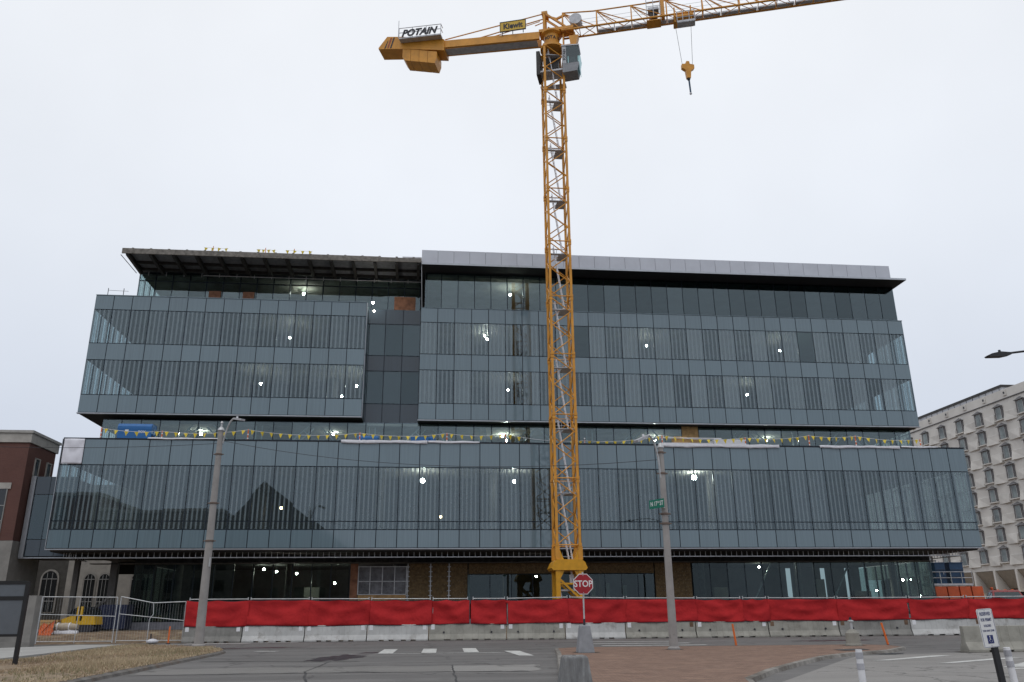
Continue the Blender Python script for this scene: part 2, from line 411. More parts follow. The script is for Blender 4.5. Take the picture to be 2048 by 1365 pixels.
MB().box(UB0+0.02, UB1-0.02, YU+0.26, 82, 17.23, 17.295).build('soffit_board', black_m, ubr)
MB().box(UB0-0.02, UB1+0.02, YU-0.02, YU+0.3, 27.505, 27.55).build('parapet_cap', spandrel, ubr)
for z0, z1 in ((17.3,18.72),(21.74,23.16),(26.16,27.5)):
    MB().box(UB1-0.1, UB1-0.01, YU+0.18, 82, z0, z1).build('flank_panel', spandrel, ubr)
MB().box(UB0+0.01, UB0+0.1, YU+0.18, YS+0.3, 17.3, 27.5).build('flank_panel', spandrel, ubr)
for z0, z1 in ((18.73,21.72),(23.18,26.14)): side(ubr, UB1-0.06, YU+0.2, YU+16.2, 10, z0, z1, side_glass)
MB().box(UB0+0.2, UB1-4, 81, 81.3, 18.7, 26.2).build('inner_wall', inner_m, ubr)
for k in range(6):
    x = 3.0 + 8.0*k
    MB().box(x-0.3, x+0.3, 73.2, 73.8, 18.7, 26.2).build('column', slab_m, ubr)

# ---- recessed stair bay between the boxes
st = MB().box(UA1-0.2, UB0+0.2, YS+0.3, 84, 17.2, 27.9).build('stair_bay', inner_m, bld)
rowsS = [(17.2,19.1),(19.1,22.1),(22.1,23.55),(23.55,26.55),(26.55,28.0)]
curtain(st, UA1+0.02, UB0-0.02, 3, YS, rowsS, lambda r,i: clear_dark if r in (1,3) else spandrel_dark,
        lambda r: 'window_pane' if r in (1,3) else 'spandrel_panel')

# ---- recessed fourth floor with its trusses
F0, F1 = -27.0, 44.3
four = MB().box(F0+0.2, F1-0.2, 82, 82.3, 13.5, 17.4).build('terrace_floor', inner_m, bld)
def mat4(r, i):
    return None if i in (32,) and r == 0 else clear
curtain(four, F0, F1, 46, Y4, [(13.55,17.25)], mat4, lambda r: 'terrace_pane')
MB().box(F0+33*1.55-1.55+0.03, F0+33*1.55-0.03, Y4-0.02, Y4+0.04, 13.55, 17.25).build('plywood_sheet', plywood, four, label='bare plywood sheet in place of a missing pane')
MB().box(F0+0.2, F1-0.2, Y4+0.5, 82, 17.0, 17.22).build('ceiling', ceil_m, four)
side(four, F0+0.06, Y4+0.2, Y4+8, 5, 13.55, 17.2, side_glass); side(four, F1-0.06, Y4+0.2, Y4+8, 5, 13.55, 17.2, side_glass)
def laced(xc, sgn):
    b = MB(); y = 70.7
    a0 = Vector((xc-sgn*1.35, y, 14.3)); a1 = Vector((xc+sgn*1.35, y, 17.0)); d = (a1-a0).normalized()
    nn = Vector((-d.z, 0, d.x))*0.24
    b.bar(a0+nn, a1+nn, 0.10); b.bar(a0-nn, a1-nn, 0.10)
    L = (a1-a0).length
    for t in (0.3, 0.55, 0.8): b.bar(a0+d*L*t+nn, a0+d*L*t-nn, 0.07)
    b.build('diagonal_brace', truss_m, four)
for k in range(7):
    laced(-20.9+9.6*k, 1); laced(-17.2+9.6*k, -1)
    x = -24.0+9.6*k
    MB().bar((x-0.25,70.7,13.5), (x-0.25,70.7,17.0), 0.09).build('post', truss_m, four)
    MB().bar((x+0.25,70.7,13.5), (x+0.25,70.7,17.0), 0.09).build('post', truss_m, four)
# ---- sixth floor, right: flush glazing below the silver fascia
SX0, SX1 = -0.55, 44.42
six = MB().box(SX0+0.2, SX1-0.2, 80, 80.3, 27.5, 31.0).build('top_floor', inner_m, bld)
curtain(six, SX0, SX1, 30, Y6, [(27.52,31.06)], lambda r,i: clear if i < 9 else clear_dark, lambda r: 'top_pane')
MB().box(SX0+0.2, SX1-0.2, Y6+0.4, 80, 30.85, 31.06).build('ceiling', ceil_m, six)
MB().box(SX1-0.1, SX1-0.01, Y6+0.1, 82, 27.5, 31.06).build('flank_panel', spandrel_dark, six)
MB().box(SX0, SX0+0.08, Y6+0.12, 71.3, 27.55, 31.0).build('flank_panel', clear, six)
soff = MB().box(-0.85, 44.72, 67.22, 84, 31.09, 31.22).build('roof_soffit', black_m, bld)
MB().box(-0.87, 44.75, 67.17, 67.215, 31.08, 31.25).build('roof_edge', silver_edge, soff)
MB().box(44.725, 44.76, 67.22, 84, 31.08, 31.25).build('roof_edge', silver_edge, soff)
fas = MB().box(-0.80, 43.25, 67.40, 84, 31.23, 32.50).build('roof_fascia', steel_dark, bld)
fn = 31; fw = (43.32+0.87)/fn
fm = MB().box(-fw/2+0.012, fw/2-0.012, 0, 0.06, -0.635, 0.635).mesh('fascia_panel', fascia_m)
for i in range(fn): inst('fascia_panel', fm, fas, (-0.87+(i+0.5)*fw, 67.32, 31.89), (random.uniform(-0.006,0.006),0,random.uniform(-0.003,0.003)))
MB().box(-0.88, -0.805, 67.32, 84, 31.24, 32.53).build('fascia_panel', fascia_m, fas)
# ---- sixth floor, left: set back under an unfinished canopy
T0, T1, YT = -26.3, -0.95, 71.2
tl = MB().box(T0+6, T1-0.2, 82, 82.3, 27.8, 31.2).build('top_floor', inner_m, bld)
curtain(tl, T0, T1, 17, YT, [(27.8,30.35),(30.35,31.15)], lambda r,i: clear, lambda r: 'top_pane')
MB().box(T0+0.15, T1-0.15, YT+0.35, 82, 30.95, 31.12).build('ceiling', ceil_m, tl)
side(tl, T0+0.06, YT+0.2, YT+9, 6, 27.8, 31.1, side_glass)
for x0, x1, z0, z1 in ((-20.0,-18.95,28.0,29.45),(-17.0,-16.0,28.0,29.45),(-3.35,-1.4,27.95,29.4)):
    MB().box(x0, x1, YT-0.14, YT-0.08, z0, z1).build('plywood_sheet', osb_red, tl, label='brown plywood sheet leaning on the top floor glass')
can = MB().box(T0-0.1, T1+0.05, 67.08, 83, 31.35, 31.52).build('roof_canopy', M('blue_grey_deck',(0.17,0.18,0.20),0.6,amt=0.2), bld)
MB().box(T0-0.15, -4.6, 66.96, 67.07, 31.10, 31.58).build('edge_board', woodedge, can)
MB().box(-4.58, T1+0.05, 66.99, 67.10, 31.16, 31.55).build('edge_board', woodedge, can)
for i in range(14):
    x = T0+0.25+i*(T1-T0-0.5)/13
    b = MB(); b.add([(x-0.12,67.15,31.0),(x+0.12,67.15,31.0),(x+0.12,71.0,30.80),(x-0.12,71.0,30.80),(x-0.12,67.15,31.345),(x+0.12,67.15,31.345),(x+0.12,71.0,31.345),(x-0.12,71.0,31.345)],
        [(3,2,1,0),(4,5,6,7),(0,1,5,4),(1,2,6,5),(2,3,7,6),(3,0,4,7)]); b.build('canopy_beam', steel_dark, can)
for y in (69.2, 70.7): MB().box(T0, T1, y-0.08, y+0.08, 31.10, 31.34).build('purlin', steel_dark, can)
MB().tube((T0-0.2,67.0,30.95),(T0-0.2,71.0,30.95),0.03).build('side_rail', steel_dark, can)
MB().tube((-20.5,70.5,30.7),(T1,70.5,30.7),0.04).build('conduit', galv, can)
for i in range(17):
    x = T0+0.7+i*1.5
    MB().box(x-0.09, x+0.09, 66.98, 67.16, 31.585, 31.64).build('edge_clip', woodedge, can)
for i in range(16):
    x = T0+0.9+i*1.55; MB().bar((x,70.9,30.7),(x,70.9,31.09),0.06).build('hanger', galv, can)
MB().box(-2.6,-0.9,67.3,69,31.53,31.80).build('roof_crate', M('grey_crate',(0.6,0.6,0.62),0.6), can)

# ---- ground floor
SLX0, SLX1 = -22.1, 42.6
gf = MB().box(SLX0-0.4, SLX1+0.4, YG-0.55, 88, PADZ-0.3, SLABZ).build('ground_floor', M('slab_edge',(0.26,0.26,0.29),0.85,amt=0.15), bld)
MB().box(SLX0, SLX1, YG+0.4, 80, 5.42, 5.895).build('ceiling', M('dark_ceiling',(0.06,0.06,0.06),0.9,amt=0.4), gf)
gz = [(SLABZ, 5.36)]
curtain(gf, -22.0, -5.75, 11, YG, gz, lambda r,i: clear_low, lambda r: 'storefront_pane')
curtain(gf, 10.4, 18.5, 6, YG, [(SLABZ,4.45)], lambda r,i: clear_low, lambda r: 'storefront_pane')
curtain(gf, 3.5, 10.35, 4, YG+0.3, [(SLABZ,4.45)], lambda r,i: clear_low, lambda r: 'storefront_pane')
curtain(gf, 21.7, 42.45, 14, YG, gz, lambda r,i: clear_low, lambda r: 'storefront_pane')
side(gf, 42.4, YG+0.2, YG+14, 8, SLABZ, 5.36, clear_low)
side(gf, -21.95, YG+0.2, YG+14, 8, SLABZ, 5.36, clear_low)
MB().box(-5.72,-5.15,YG-0.03,YG+0.12,SLABZ,5.36).build('sheathing_panel', osb_red, gf)
MB().box(-5.08,-1.4,YG+0.0,YG+0.1,SLABZ,2.95).build('plywood_sheet', plywood, gf)
MB().box(-5.08,-1.4,YG+0.02,YG+0.08,3.0,5.0).build('plastic_sheet', plastic_t, gf)
for x in (-5.1,-4.2,-3.25,-2.3,-1.38): MB().box(x-0.035,x+0.035,YG-0.05,YG-0.005,2.95,5.1).build('window_frame', galv, gf)
for z in (2.97,3.95,5.05): MB().box(-5.06,-1.42,YG-0.035,YG-0.008,z-0.03,z+0.03).build('window_frame', galv, gf)
def sheathing(x0, x1, z0, z1):
    p = MB().box(x0, x1, YG+0.02, YG+0.12, z0, z1).build('sheathing_panel', sheath, gf)
    c = MB()
    k = int((x1-x0)/0.2); 
    for i in range(k):
        for j in range(int((z1-z0)/0.3)):
            x = x0+0.1+i*(x1-x0-0.2)/max(1,k-1)+random.uniform(-0.04,0.04); z = z0+0.2+j*0.3+random.uniform(-0.05,0.05)
            if random.random() < 0.6: c.box(x-0.014, x+0.014, YG-0.03, YG+0.02, z-0.025, z+0.025)
    o = c.build('brick_ties', M('tie_metal',(0.26,0.23,0.17),0.5,0.3), p); o['kind'] = 'stuff'
for x0, x1 in ((-1.2,0.45),(0.55,1.9),(2.0,3.4)): sheathing(x0, x1, SLABZ, 5.36)
sheathing(18.6, 21.6, SLABZ, 5.36); sheathing(3.5, 18.5, 4.5, 5.36)
for x in (-1.28, 0.5, 1.95):
    b = MB().box(x-0.04,x+0.04,YG-0.08,YG-0.02,SLABZ,5.36)
    for j in range(11): b.box(x-0.14,x+0.14,YG-0.06,YG-0.03,1.4+j*0.36,1.45+j*0.36)
    b.build('wall_bracket', galv, gf)
MB().box(3.42,3.6,YG-0.1,YG,SLABZ-0.9,4.4).build('teal_post', M('teal_post',(0.10,0.17,0.19),0.4), gf)
for k in range(8):
    x = -19.5+8.6*k; MB().tube((x,70.2,SLABZ),(x,70.2,5.42),0.28,0.28,14).build('column', slab_m, gf, smooth=True)
MB().box(-22,20,79,79.3,SLABZ,5.42).build('inner_wall', inner_m, gf)
for xa,xb in ((20,34.9),(35.5,38.4),(39.0,40.9),(41.5,42.4)): MB().box(xa,xb,79,79.3,SLABZ,5.42).build('inner_wall', inner_m, gf)
for xa,xb,za in ((34.9,35.5,2.6),(38.4,39.0,2.2),(40.9,41.5,2.0)): MB().box(xa,xb,79,79.3,SLABZ,za).build('inner_wall', inner_m, gf)
for x,y,w,h,c in ((25.5,73,1.4,2.4,'a'),(31.0,75,2.2,1.6,'b'),(34.5,72,0.8,3.0,'a'),(39,74,1.6,2.0,'b'),(14.6,73,0.3,3.0,'c'),(15.6,72.8,0.5,2.8,'c'),(17.2,72.4,0.3,2.6,'c'),(12.9,74,0.2,2.6,'c'),(-15,72,2,1.4,'b'),(-10,73,1.2,2.6,'a')):
    MB().box(x,x+w,y,y+0.5,SLABZ,SLABZ+h).build('stored_material', {'a':ceil_m,'b':inner_m,'c':M('pale_board',(0.45,0.5,0.44),0.8)}[c], gf)
for i in range(2):     # leaning props inside
    MB().bar((27.0+i*7,69.5,SLABZ),(29.5+i*7,69.5,5.4),0.12).build('prop', galv, gf)
# columns of the open passage at the left end
for x, w in ((-23.2,0.5),(-25.9,0.35)):
    MB().box(x-w/2,x+w/2,66.2,66.2+w,PADZ,5.895).build('passage_column', M('column_grey',(0.09,0.085,0.08),0.8), gf)
MB().box(-26,-22.6,74,74.4,4.9,5.9).build('passage_beam', black_m, gf)

# ---- work lamps inside
lamp_on = emit('work_lamp_light', (1.0, 0.93, 0.80), 300.0)
lamp_warm = emit('warm_lamp_light', (1.0, 0.66, 0.28), 60.0)
def sphere_mb(r, c=(0,0,0), n=14, k=9):
    return MB().lathe([(max(0.002, r*math.sin(math.pi*j/k)), -r*math.cos(math.pi*j/k)) for j in range(k+1)], c, n)
bulb_me = {}
def work_lamp(x, y, z, ztop, label, r=0.095, mt=None):
    mt = mt or lamp_on
    t = thing('work_lamp', label, 'lamp', (x, y, z-r), 0, 'work lamps hanging in the glass building')
    k = (r, mt.name)
    if k not in bulb_me: bulb_me[k] = sphere_mb(r).mesh('bulb', mt, True)
    inst('bulb', bulb_me[k], t, (x,y,z))
    MB().lathe([(0.05,0),(0.06,0.03),(0.04,0.12)], (x,y,z+r-0.01), 8).build('socket', ink, t)
    if ztop > z+r+0.15: MB().tube((x,y,z+r+0.11),(x,y,ztop),0.012,0.012,5).build('cord', ink, t)
for x,z in ((-12.49,25.14),(5.05,25.75),(5.25,25.45),(20.24,25.18),(33.25,25.0)): work_lamp(x,71.0,z,26.2,'bare work lamp glowing behind the upper row of windows')
for x,z in ((-14.71,20.82),(-6.38,20.75),(-7.63,19.8),(7.14,20.63),(29.53,20.6)): work_lamp(x,71.0,z,21.8,'bare work lamp glowing behind the middle row of windows')
work_lamp(-11.99,73.5,30.4,30.9,'bare work lamp under the unfinished canopy roof'); work_lamp(7.46,71.5,30.11,30.8,'bare work lamp glowing below the silver fascia')
work_lamp(-5.2,69.6,28.2,28.3,'bare work lamp at the head of the dark stair bay')
for x,z in ((-19.83,16.7),(-8.37,16.8),(6.77,16.8),(7.14,16.4),(21.02,16.6),(31.79,16.7)): work_lamp(x,73.0,z,17.0,'bare work lamp among the pale braces of the terrace floor')
for x,z,r in ((-0.31,11.5,0.17),(6.97,11.5,0.12),(21.81,11.9,0.19)): work_lamp(x,65.0,z,12.3,'large work lamp glaring behind the tall striped windows',r)
work_lamp(1.2,65,8.7,12.3,'small warm lamp behind the tall striped windows',0.10,lamp_warm)
work_lamp(-11.15,65.5,9.4,12.3,'added warm lamp standing in for a lamp reflection in striped windows',0.10,lamp_warm)  # added lamp in place of a lamp's reflection in the glass
for x,z in ((-13.06,5.1),(-12.03,4.9),(-10.4,4.75),(-7.28,3.96),(9.4,4.4),(28.98,5.1),(42.0,3.97),(39.42,3.06),(41.3,2.6)): work_lamp(x,70.9,z,5.4,'bare work lamp behind the ground floor glazing',0.075)
# ================================================================== things on the terrace
yel = M('pennant_yellow', (0.72,0.55,0.05), 0.6, amt=0.1)
orange_p = M('safety_orange', (0.75,0.16,0.03), 0.5, amt=0.12)
blue_p = M('tool_blue', (0.02,0.13,0.36), 0.45, amt=0.1, dirt=((0.05,0.12,0.22),3,0.62))
white_p = M('white_paint', (0.75,0.75,0.77), 0.5, amt=0.06)
ROOFZ = 13.5
pm = MB().add([(-0.15,0,0),(0.15,0,0),(0.0,0.015,-0.36),(-0.15,0.012,0),(0.15,0.012,0),(0.0,0.027,-0.36)],[(0,1,2),(5,4,3),(0,3,4,1),(1,4,5,2),(2,5,3,0)]).mesh('pennant', yel)
stx = [(-24.3,14.95),(-19.9,14.75),(-13.6,14.95),(-5.2,14.8),(1.5,14.85),(6.1,14.85),(12.4,14.4),(18.7,14.9),(25.6,14.8),(31.0,15.05),(35.0,15.05),(40.6,14.85)]
for i, (x, z) in enumerate(stx):
    t = thing('stanchion', 'slim orange stanchion holding pennant strings on the terrace edge', 'post', (x,62.85,ROOFZ), 0, 'stanchions along the terrace')
    MB().lathe([(0.2,0),(0.2,0.05),(0.06,0.10)], (x,62.85,ROOFZ), 10).build('base', steel_dark, t)
    MB().tube((x,62.85,ROOFZ+0.1),(x,62.85,z+0.05),0.045,0.045,8).build('post', orange_p, t)
    for zz in (14.25, 14.55): MB().tube((x,62.85,zz),(x,62.85,zz+0.1),0.052,0.052,8).build('reflective_band', white_p, t)
for i in range(len(stx)-1):
    (x0,z0),(x1,z1) = stx[i], stx[i+1]
    t = thing('pennant_string', 'string of yellow triangular pennants sagging between two stanchions', 'pennants', (x0,62.78,z0), 0, 'pennant strings along the terrace')
    L = x1-x0; sag = 0.035*L; P = []
    for k in range(13):
        u = k/12; P.append((x0+L*u, 62.78, z0+(z1-z0)*u-sag*4*u*(1-u)))
    MB().path(P, 0.014, 4).build('cord', white_p, t)
    n = max(2, int(L/0.66))
    for k in range(n):
        u = (k+0.5)/n
        if i == 5 and 0.25 < u < 0.75: continue
        inst('pennant', pm, t, (x0+L*u, 62.76, z0+(z1-z0)*u-sag*4*u*(1-u)), (random.uniform(-0.35,0.25), random.uniform(-0.12,0.12), random.uniform(-0.7,0.7)))
def job_box(x, y, w, h, d, label, letters=True):
    t = thing('job_box', label, 'tool chest', (x,y,ROOFZ))
    MB().box(x,x+w,y,y+d,ROOFZ+0.14,ROOFZ+h*0.8).build('body', blue_p, t)
    MB().prism_x([(y-0.02,ROOFZ+h*0.8+0.004),(y+d+0.02,ROOFZ+h*0.8+0.004),(y+d+0.02,ROOFZ+h),(y+0.12,ROOFZ+h),(y-0.02,ROOFZ+h*0.9)],x-0.02,x+w+0.02).build('lid', blue_p, t)
    for xx in (x+0.15,x+w-0.35): MB().box(xx,xx+0.2,y+0.05,y+d-0.05,ROOFZ,ROOFZ+0.14).build('skid', steel_dark, t)
    MB().box(x+w,x+w+0.06,y+0.2,y+d-0.2,ROOFZ+h*0.5,ROOFZ+h*0.6).build('handle', ink, t)
    if letters:
        MB().box(x+0.22*w,x+0.22*w+0.26,y-0.012,y-0.002,ROOFZ+h*0.66,ROOFZ+h*0.78).build('emblem', white_p, t)
        lettering('BOX', 0.26, white_p, t, (x+0.72*w, y-0.01, ROOFZ+h*0.70), extrude=0.003, bold=0.02)
job_box(-23.75, 64.5, 2.5, 2.2, 1.1, 'large blue steel tool chest with white emblem on the terrace')
job_box(-5.5, 64.5, 1.6, 1.45, 0.9, 'blue steel tool chest on the terrace below the dark stair bay')
t = thing('lift_platform', 'small blue machine with tanks on the terrace right of the stair bay', 'machine', (-1.3,64.5,ROOFZ))
MB().box(-1.3,0.1,64.5,65.4,ROOFZ+0.2,ROOFZ+1.4).build('body', blue_p, t)
MB().lathe([(0.3,0),(0.3,1.35),(0.2,1.45)],(0.35,65,ROOFZ+0.05),14).build('tank', blue_p, t, smooth=True)
for x in (-1.1,-0.1): MB().tube((x,64.4,ROOFZ+0.18),(x,65.5,ROOFZ+0.18),0.18,0.18,12).build('wheel', ink, t)
t = thing('material_pallet', 'white wrapped boards stacked on the terrace beside the plywood sheet', 'pallet', (22.8,64.3,ROOFZ))
MB().box(19.2,23.4,64.3,65.6,ROOFZ+0.16,ROOFZ+1.15).build('wrapped_boards', plastic_w, t); MB().box(23.5,26.1,64.2,65.4,ROOFZ+0.16,ROOFZ+1.45).build('wrapped_boards', plastic_w, t)
for x in (19.3,22.6,23.6,25.6): MB().box(x,x+0.3,64.35,65.3,ROOFZ,ROOFZ+0.16).build('bearer', plywood, t)
MB().tube((18.6,64.4,ROOFZ+1.55),(24.2,64.4,ROOFZ+1.55),0.04).build('pipe', white_al, t); MB().box(20.2,21.3,64.5,65.2,ROOFZ+1.16,ROOFZ+1.7).build('open_crate', plywood, t)
# white protective sheets folded over the parapet
def drape(x0, x1, drop, seed):
    rnd = random.Random(seed); b = MB(); n = int((x1-x0)/0.4); V = []; F = []
    top = 14.075
    for i in range(n+1):
        x = x0+(x1-x0)*i/n; d = drop*(0.55+0.12*rnd.random()) + 0.03*math.sin(i*0.45)
        wv = 0.02*math.sin(i*1.3)+0.015*rnd.random()
        V += [(x,YL+0.5,top),(x,YL-0.07,top+0.02+wv),(x,YL-0.10-wv,top-d*0.5),(x,YL-0.11+wv*0.5,top-d)]
    for i in range(n):
        for j in range(3): a = i*4+j; F.append((a,a+4,a+5,a+1))
    b.add(V,F); o = b.build('plastic_sheet', plastic_w, None, True)
    sol = o.modifiers.new('thick','SOLIDIFY'); sol.thickness = 0.015
    return o
for x0,x1,d,sd,lb in ((-6.5,0.0,0.36,1,'white plastic sheet over the parapet below the stair bay'),(0.05,4.0,0.22,2,'white plastic sheet sagging over the parapet near the crane mast'),
                      (18.4,28.0,0.42,3,'long white plastic sheet over the parapet below the plywood sheet'),(31.4,38.2,0.3,4,'white plastic sheet torn over the parapet'),(38.3,41.5,0.14,5,'short white plastic strip along the parapet near its end'),
                      (-20.6,-15.2,0.12,6,'narrow white plastic strip along the parapet behind the lamp post')):
    tag(drape(x0,x1,d,sd), lb, 'sheet', 'sheets over the parapet')
b = MB(); V = []; F = []; nx, nz = 14, 14
for i in range(nx+1):
    for j in range(nz+1):
        u, v = i/nx, j/nz; x = LX0+0.12+u*1.42; z = 12.1+v*1.85
        V.append((x, YL-0.06-0.07*abs(math.sin(5*(v-0.5*(2*u-1)**2)+0.8))*(1-abs(2*u-1)**3)-0.015*math.sin(9*u+4*v), z))
for i in range(nx):
    for j in range(nz): a = i*(nz+1)+j; F.append((a,a+nz+1,a+nz+2,a+1))
o = b.add(V,F).build('tarpaulin', M('white_tarp',(0.70,0.70,0.76),0.5,amt=0.05), None, True); o.modifiers.new('thick','SOLIDIFY').thickness = 0.02
tag(o, 'white wrinkled tarpaulin over the missing corner panel', 'tarpaulin')
# roof edge lines
for x0 in (-28.2,):
    t = thing('roof_line', 'thin safety line with stanchions on the roof of the upper box', 'safety line', (-28.2,69.3,27.9))
    for x in (-28.0,-26.7): MB().tube((x,69.3,27.9),(x,69.3,28.75),0.03).build('stanchion', ink, t)
    MB().tube((-28.0,69.3,28.55),(-26.3,69.3,28.5),0.015).build('line', ink, t)
for i,(x0,x1) in enumerate(((-20.0,-17.9),(-15.5,-13.8),(-13.0,-10.6))):
    t = thing('roof_pennants', 'yellow pennants on thin posts above the unfinished canopy roof', 'pennants', (x0,68,31.52),0,'pennants on the canopy roof')
    for x in (x0+0.8,): MB().tube((x,68,31.52),(x,68,32.5),0.03).build('post', orange_p, t)
    MB().tube((x0,68,32.34),(x1,68,32.3),0.012,0.012,4).build('cord', white_p, t)
    for k in range(4): inst('pennant', pm, t, (x0+0.2+k*(x1-x0-0.4)/3,67.98,32.32),(0,random.uniform(-0.4,0.4),random.uniform(-0.4,0.4)))
# ================================================================== tower crane
CX, CY = 9.62, 56.5
ca, sa = math.cos(R(-17.4)), math.sin(R(-17.4))
def J(s, t, z): return Vector((CX + s*ca - t*sa, CY + s*sa + t*ca, z))
crane = thing('tower_crane', 'orange tower crane with lattice mast, jib and counterweight before the glass building', 'crane', (CX,CY,PADZ))
H = 0.78
def leg4(z0, z1, w, mt, parent, name='mast_leg'):
    for sx in (-1,1):
        for sy in (-1,1): MB().box(CX+sx*H-w/2,CX+sx*H+w/2,CY+sy*H-w/2,CY+sy*H+w/2,z0,z1).build(name, mt, parent)
RZ = [5.75+4.5*k for k in range(10)]
def _bm(p, q, w): return MB().bar(p, q, w)
seg_me = {}
def brace(parent, p, q, w, name):
    o = Vector(p); k = (round(q[0]-p[0],2), round(q[1]-p[1],2), round(q[2]-p[2],2), w)
    if k not in seg_me: seg_me[k] = MB().tube((0,0,0), Vector(q)-o, w/2, w/2, 6).mesh(name, orange_c)
    inst(name, seg_me[k], parent, o)
plat_me = None
for k in range(9):
    z0, z1 = RZ[k], RZ[k+1]
    b = MB()
    for sx in (-1,1):
        for sy in (-1,1):
            b.box(CX+sx*H-0.085,CX+sx*H+0.085,CY+sy*H-0.085,CY+sy*H+0.085,z0+0.01,z1-0.01)
            for zz in (z0+0.02, z1-0.22): b.box(CX+sx*H-0.115,CX+sx*H+0.115,CY+sy*H-0.115,CY+sy*H+0.115,zz,zz+0.2)
    sec = b.build('mast_section', orange_c, crane)
    C4 = [(-H,-H),(H,-H),(H,H),(-H,H)]
    dz = (z1-z0-0.3)/4
    for f in range(4):
        a, c = C4[f], C4[(f+1)%4]
        A = lambda u, z: (CX+a[0]+(c[0]-a[0])*u, CY+a[1]+(c[1]-a[1])*u, z)
        brace(sec, A(0.06,z0+0.1), A(0.94,z0+0.1), 0.09, 'horizontal_strut')
        zz = z0+0.2
        for j in range(4):
            p, q = (A(0.07,zz), A(0.93,zz+dz)) if j % 2 == f % 2 else (A(0.93,zz), A(0.07,zz+dz))
            brace(sec, p, q, 0.085, 'diagonal_brace'); zz += dz
    zp = z1-0.95
    MB().box(CX-0.68,CX+0.68,CY-0.68,CY-0.42,zp,zp+0.05).build('platform', grey_c, sec)
    MB().box(CX-0.05,CX+0.68,CY-0.40,CY+0.68,zp,zp+0.05).build('platform', grey_c, sec)
    rl = MB()
    for zz in (zp+0.55, zp+1.0): rl.tube((CX-0.66,CY+0.66,zz),(CX+0.66,CY+0.66,zz),0.02)
    for x in (CX-0.66,CX,CX+0.66): rl.tube((x,CY+0.66,zp),(x,CY+0.66,zp+1.0),0.02)
    rl.build('guard_rail', grey_c, sec)
    lad = MB(); p0 = Vector((CX+0.33,CY-0.25,zp-4.42)); p1 = Vector((CX-0.42,CY-0.25,zp+0.75))
    off = Vector((0,0.17,0)); lad.bar(p0-off,p1-off,0.055); lad.bar(p0+off,p1+off,0.055)
    for j in range(17): q = p0.lerp(p1,(j+0.5)/17); lad.bar(q-off,q+off,0.035)
    lad.build('ladder', white_al, sec)
# base frame
bf = MB()
bf.prism_y([(CX-1.1,4.2),(CX-1.22,4.35),(CX-1.05,4.72),(CX-0.85,4.9),(CX+0.85,4.9),(CX+1.05,4.72),(CX+1.22,4.35),(CX+1.1,4.2)], CY-1.0, CY+1.0)
base = bf.build('base_frame', yellow_c, crane)
for sx in (-1,1):
    for sy in (-1,1):
        MB().box(CX+sx*H-0.15,CX+sx*H+0.15,CY+sy*H-0.15,CY+sy*H+0.15,PADZ,4.2).build('base_leg', yellow_c, base)
        MB().prism_y([(CX+sx*(H-0.1),4.199),(CX+sx*(H-0.45),4.199),(CX+sx*(H-0.13),3.6)], CY+sy*H-0.1, CY+sy*H+0.1).build('gusset', yellow_c, base)
        MB().box(CX+sx*H-0.15,CX+sx*H+0.15,CY+sy*H-0.15,CY+sy*H+0.15,4.9,5.75).build('leg_stub', orange_c, base)
        MB().prism_y([(CX+sx*(H-0.1),4.9),(CX+sx*(H-0.42),4.9),(CX+sx*(H-0.13),5.6)], CY+sy*H-0.12, CY+sy*H+0.12).build('gusset', yellow_c, base)
        MB().box(CX+sx*H-0.3,CX+sx*H+0.3,CY+sy*H-0.3,CY+sy*H+0.3,PADZ,PADZ+0.12).build('foot_plate', steel_dark, base)
for sy in (-1,1):
    y = CY+sy*H
    MB().bar((CX-H,y,3.75),(CX+H,y,2.3),0.13).build('base_brace', yellow_c, base)
    MB().bar((CX+H,y,2.25),(CX-H,y,1.0),0.13).build('base_brace', yellow_c, base)
    MB().bar((CX-H,y,3.35),(CX+H,y,3.35),0.1).build('base_brace', yellow_c, base)
MB().box(CX-0.68,CX+0.68,CY-0.68,CY+0.68,2.88,2.98).build('platform', grey_c, base)
lad = MB(); p0 = Vector((CX-0.1,CY-0.3,PADZ)); p1 = Vector((CX-0.55,CY-0.3,2.9))
lad.bar(p0,p1,0.06); lad.bar(p0+Vector((0,0.35,0)),p1+Vector((0,0.35,0)),0.06); lad.build('ladder', white_al, base)
MB().box(CX+0.12,CX+0.42,CY-0.2,CY,3.4,3.95).build('notice_board', white_al, base)
lad = MB(); p0 = Vector((CX+0.45,CY-0.25,2.98)); p1 = Vector((CX-0.1,CY-0.25,6.2))
lad.bar(p0,p1,0.06); lad.bar(p0+Vector((0,0.35,0)),p1+Vector((0,0.35,0)),0.06); lad.build('ladder', white_al, base)
# slewing ring and tower head
MB().lathe([(0.98,46.2),(0.98,46.42),(0.78,46.5),(0.62,46.62),(0.64,47.0),(0.66,47.55),(0.9,47.7),(0.9,47.85)],(CX,CY,0),24).build('slewing_ring', orange_c, crane, smooth=True)
for i, ch in enumerate('POTAIN'):
    a = R(-90-58+i*23)
    lettering(ch, 0.44, ink, crane, (CX+0.672*math.cos(a),CY+0.672*math.sin(a),47.12),(math.pi/2,0,a+math.pi/2),extrude=0.006,bold=0.015,sx=0.9)
def jb(name, mt, s0, s1, t0, t1, z0, z1, parent=crane):
    b = MB(); P = [J(s,t,z) for z in (z0,z1) for s,t in ((s0,t0),(s1,t0),(s1,t1),(s0,t1))]
    b.add(P,[(3,2,1,0),(4,5,6,7),(0,1,5,4),(1,2,6,5),(2,3,7,6),(3,0,4,7)]); return b.build(name, mt, parent)
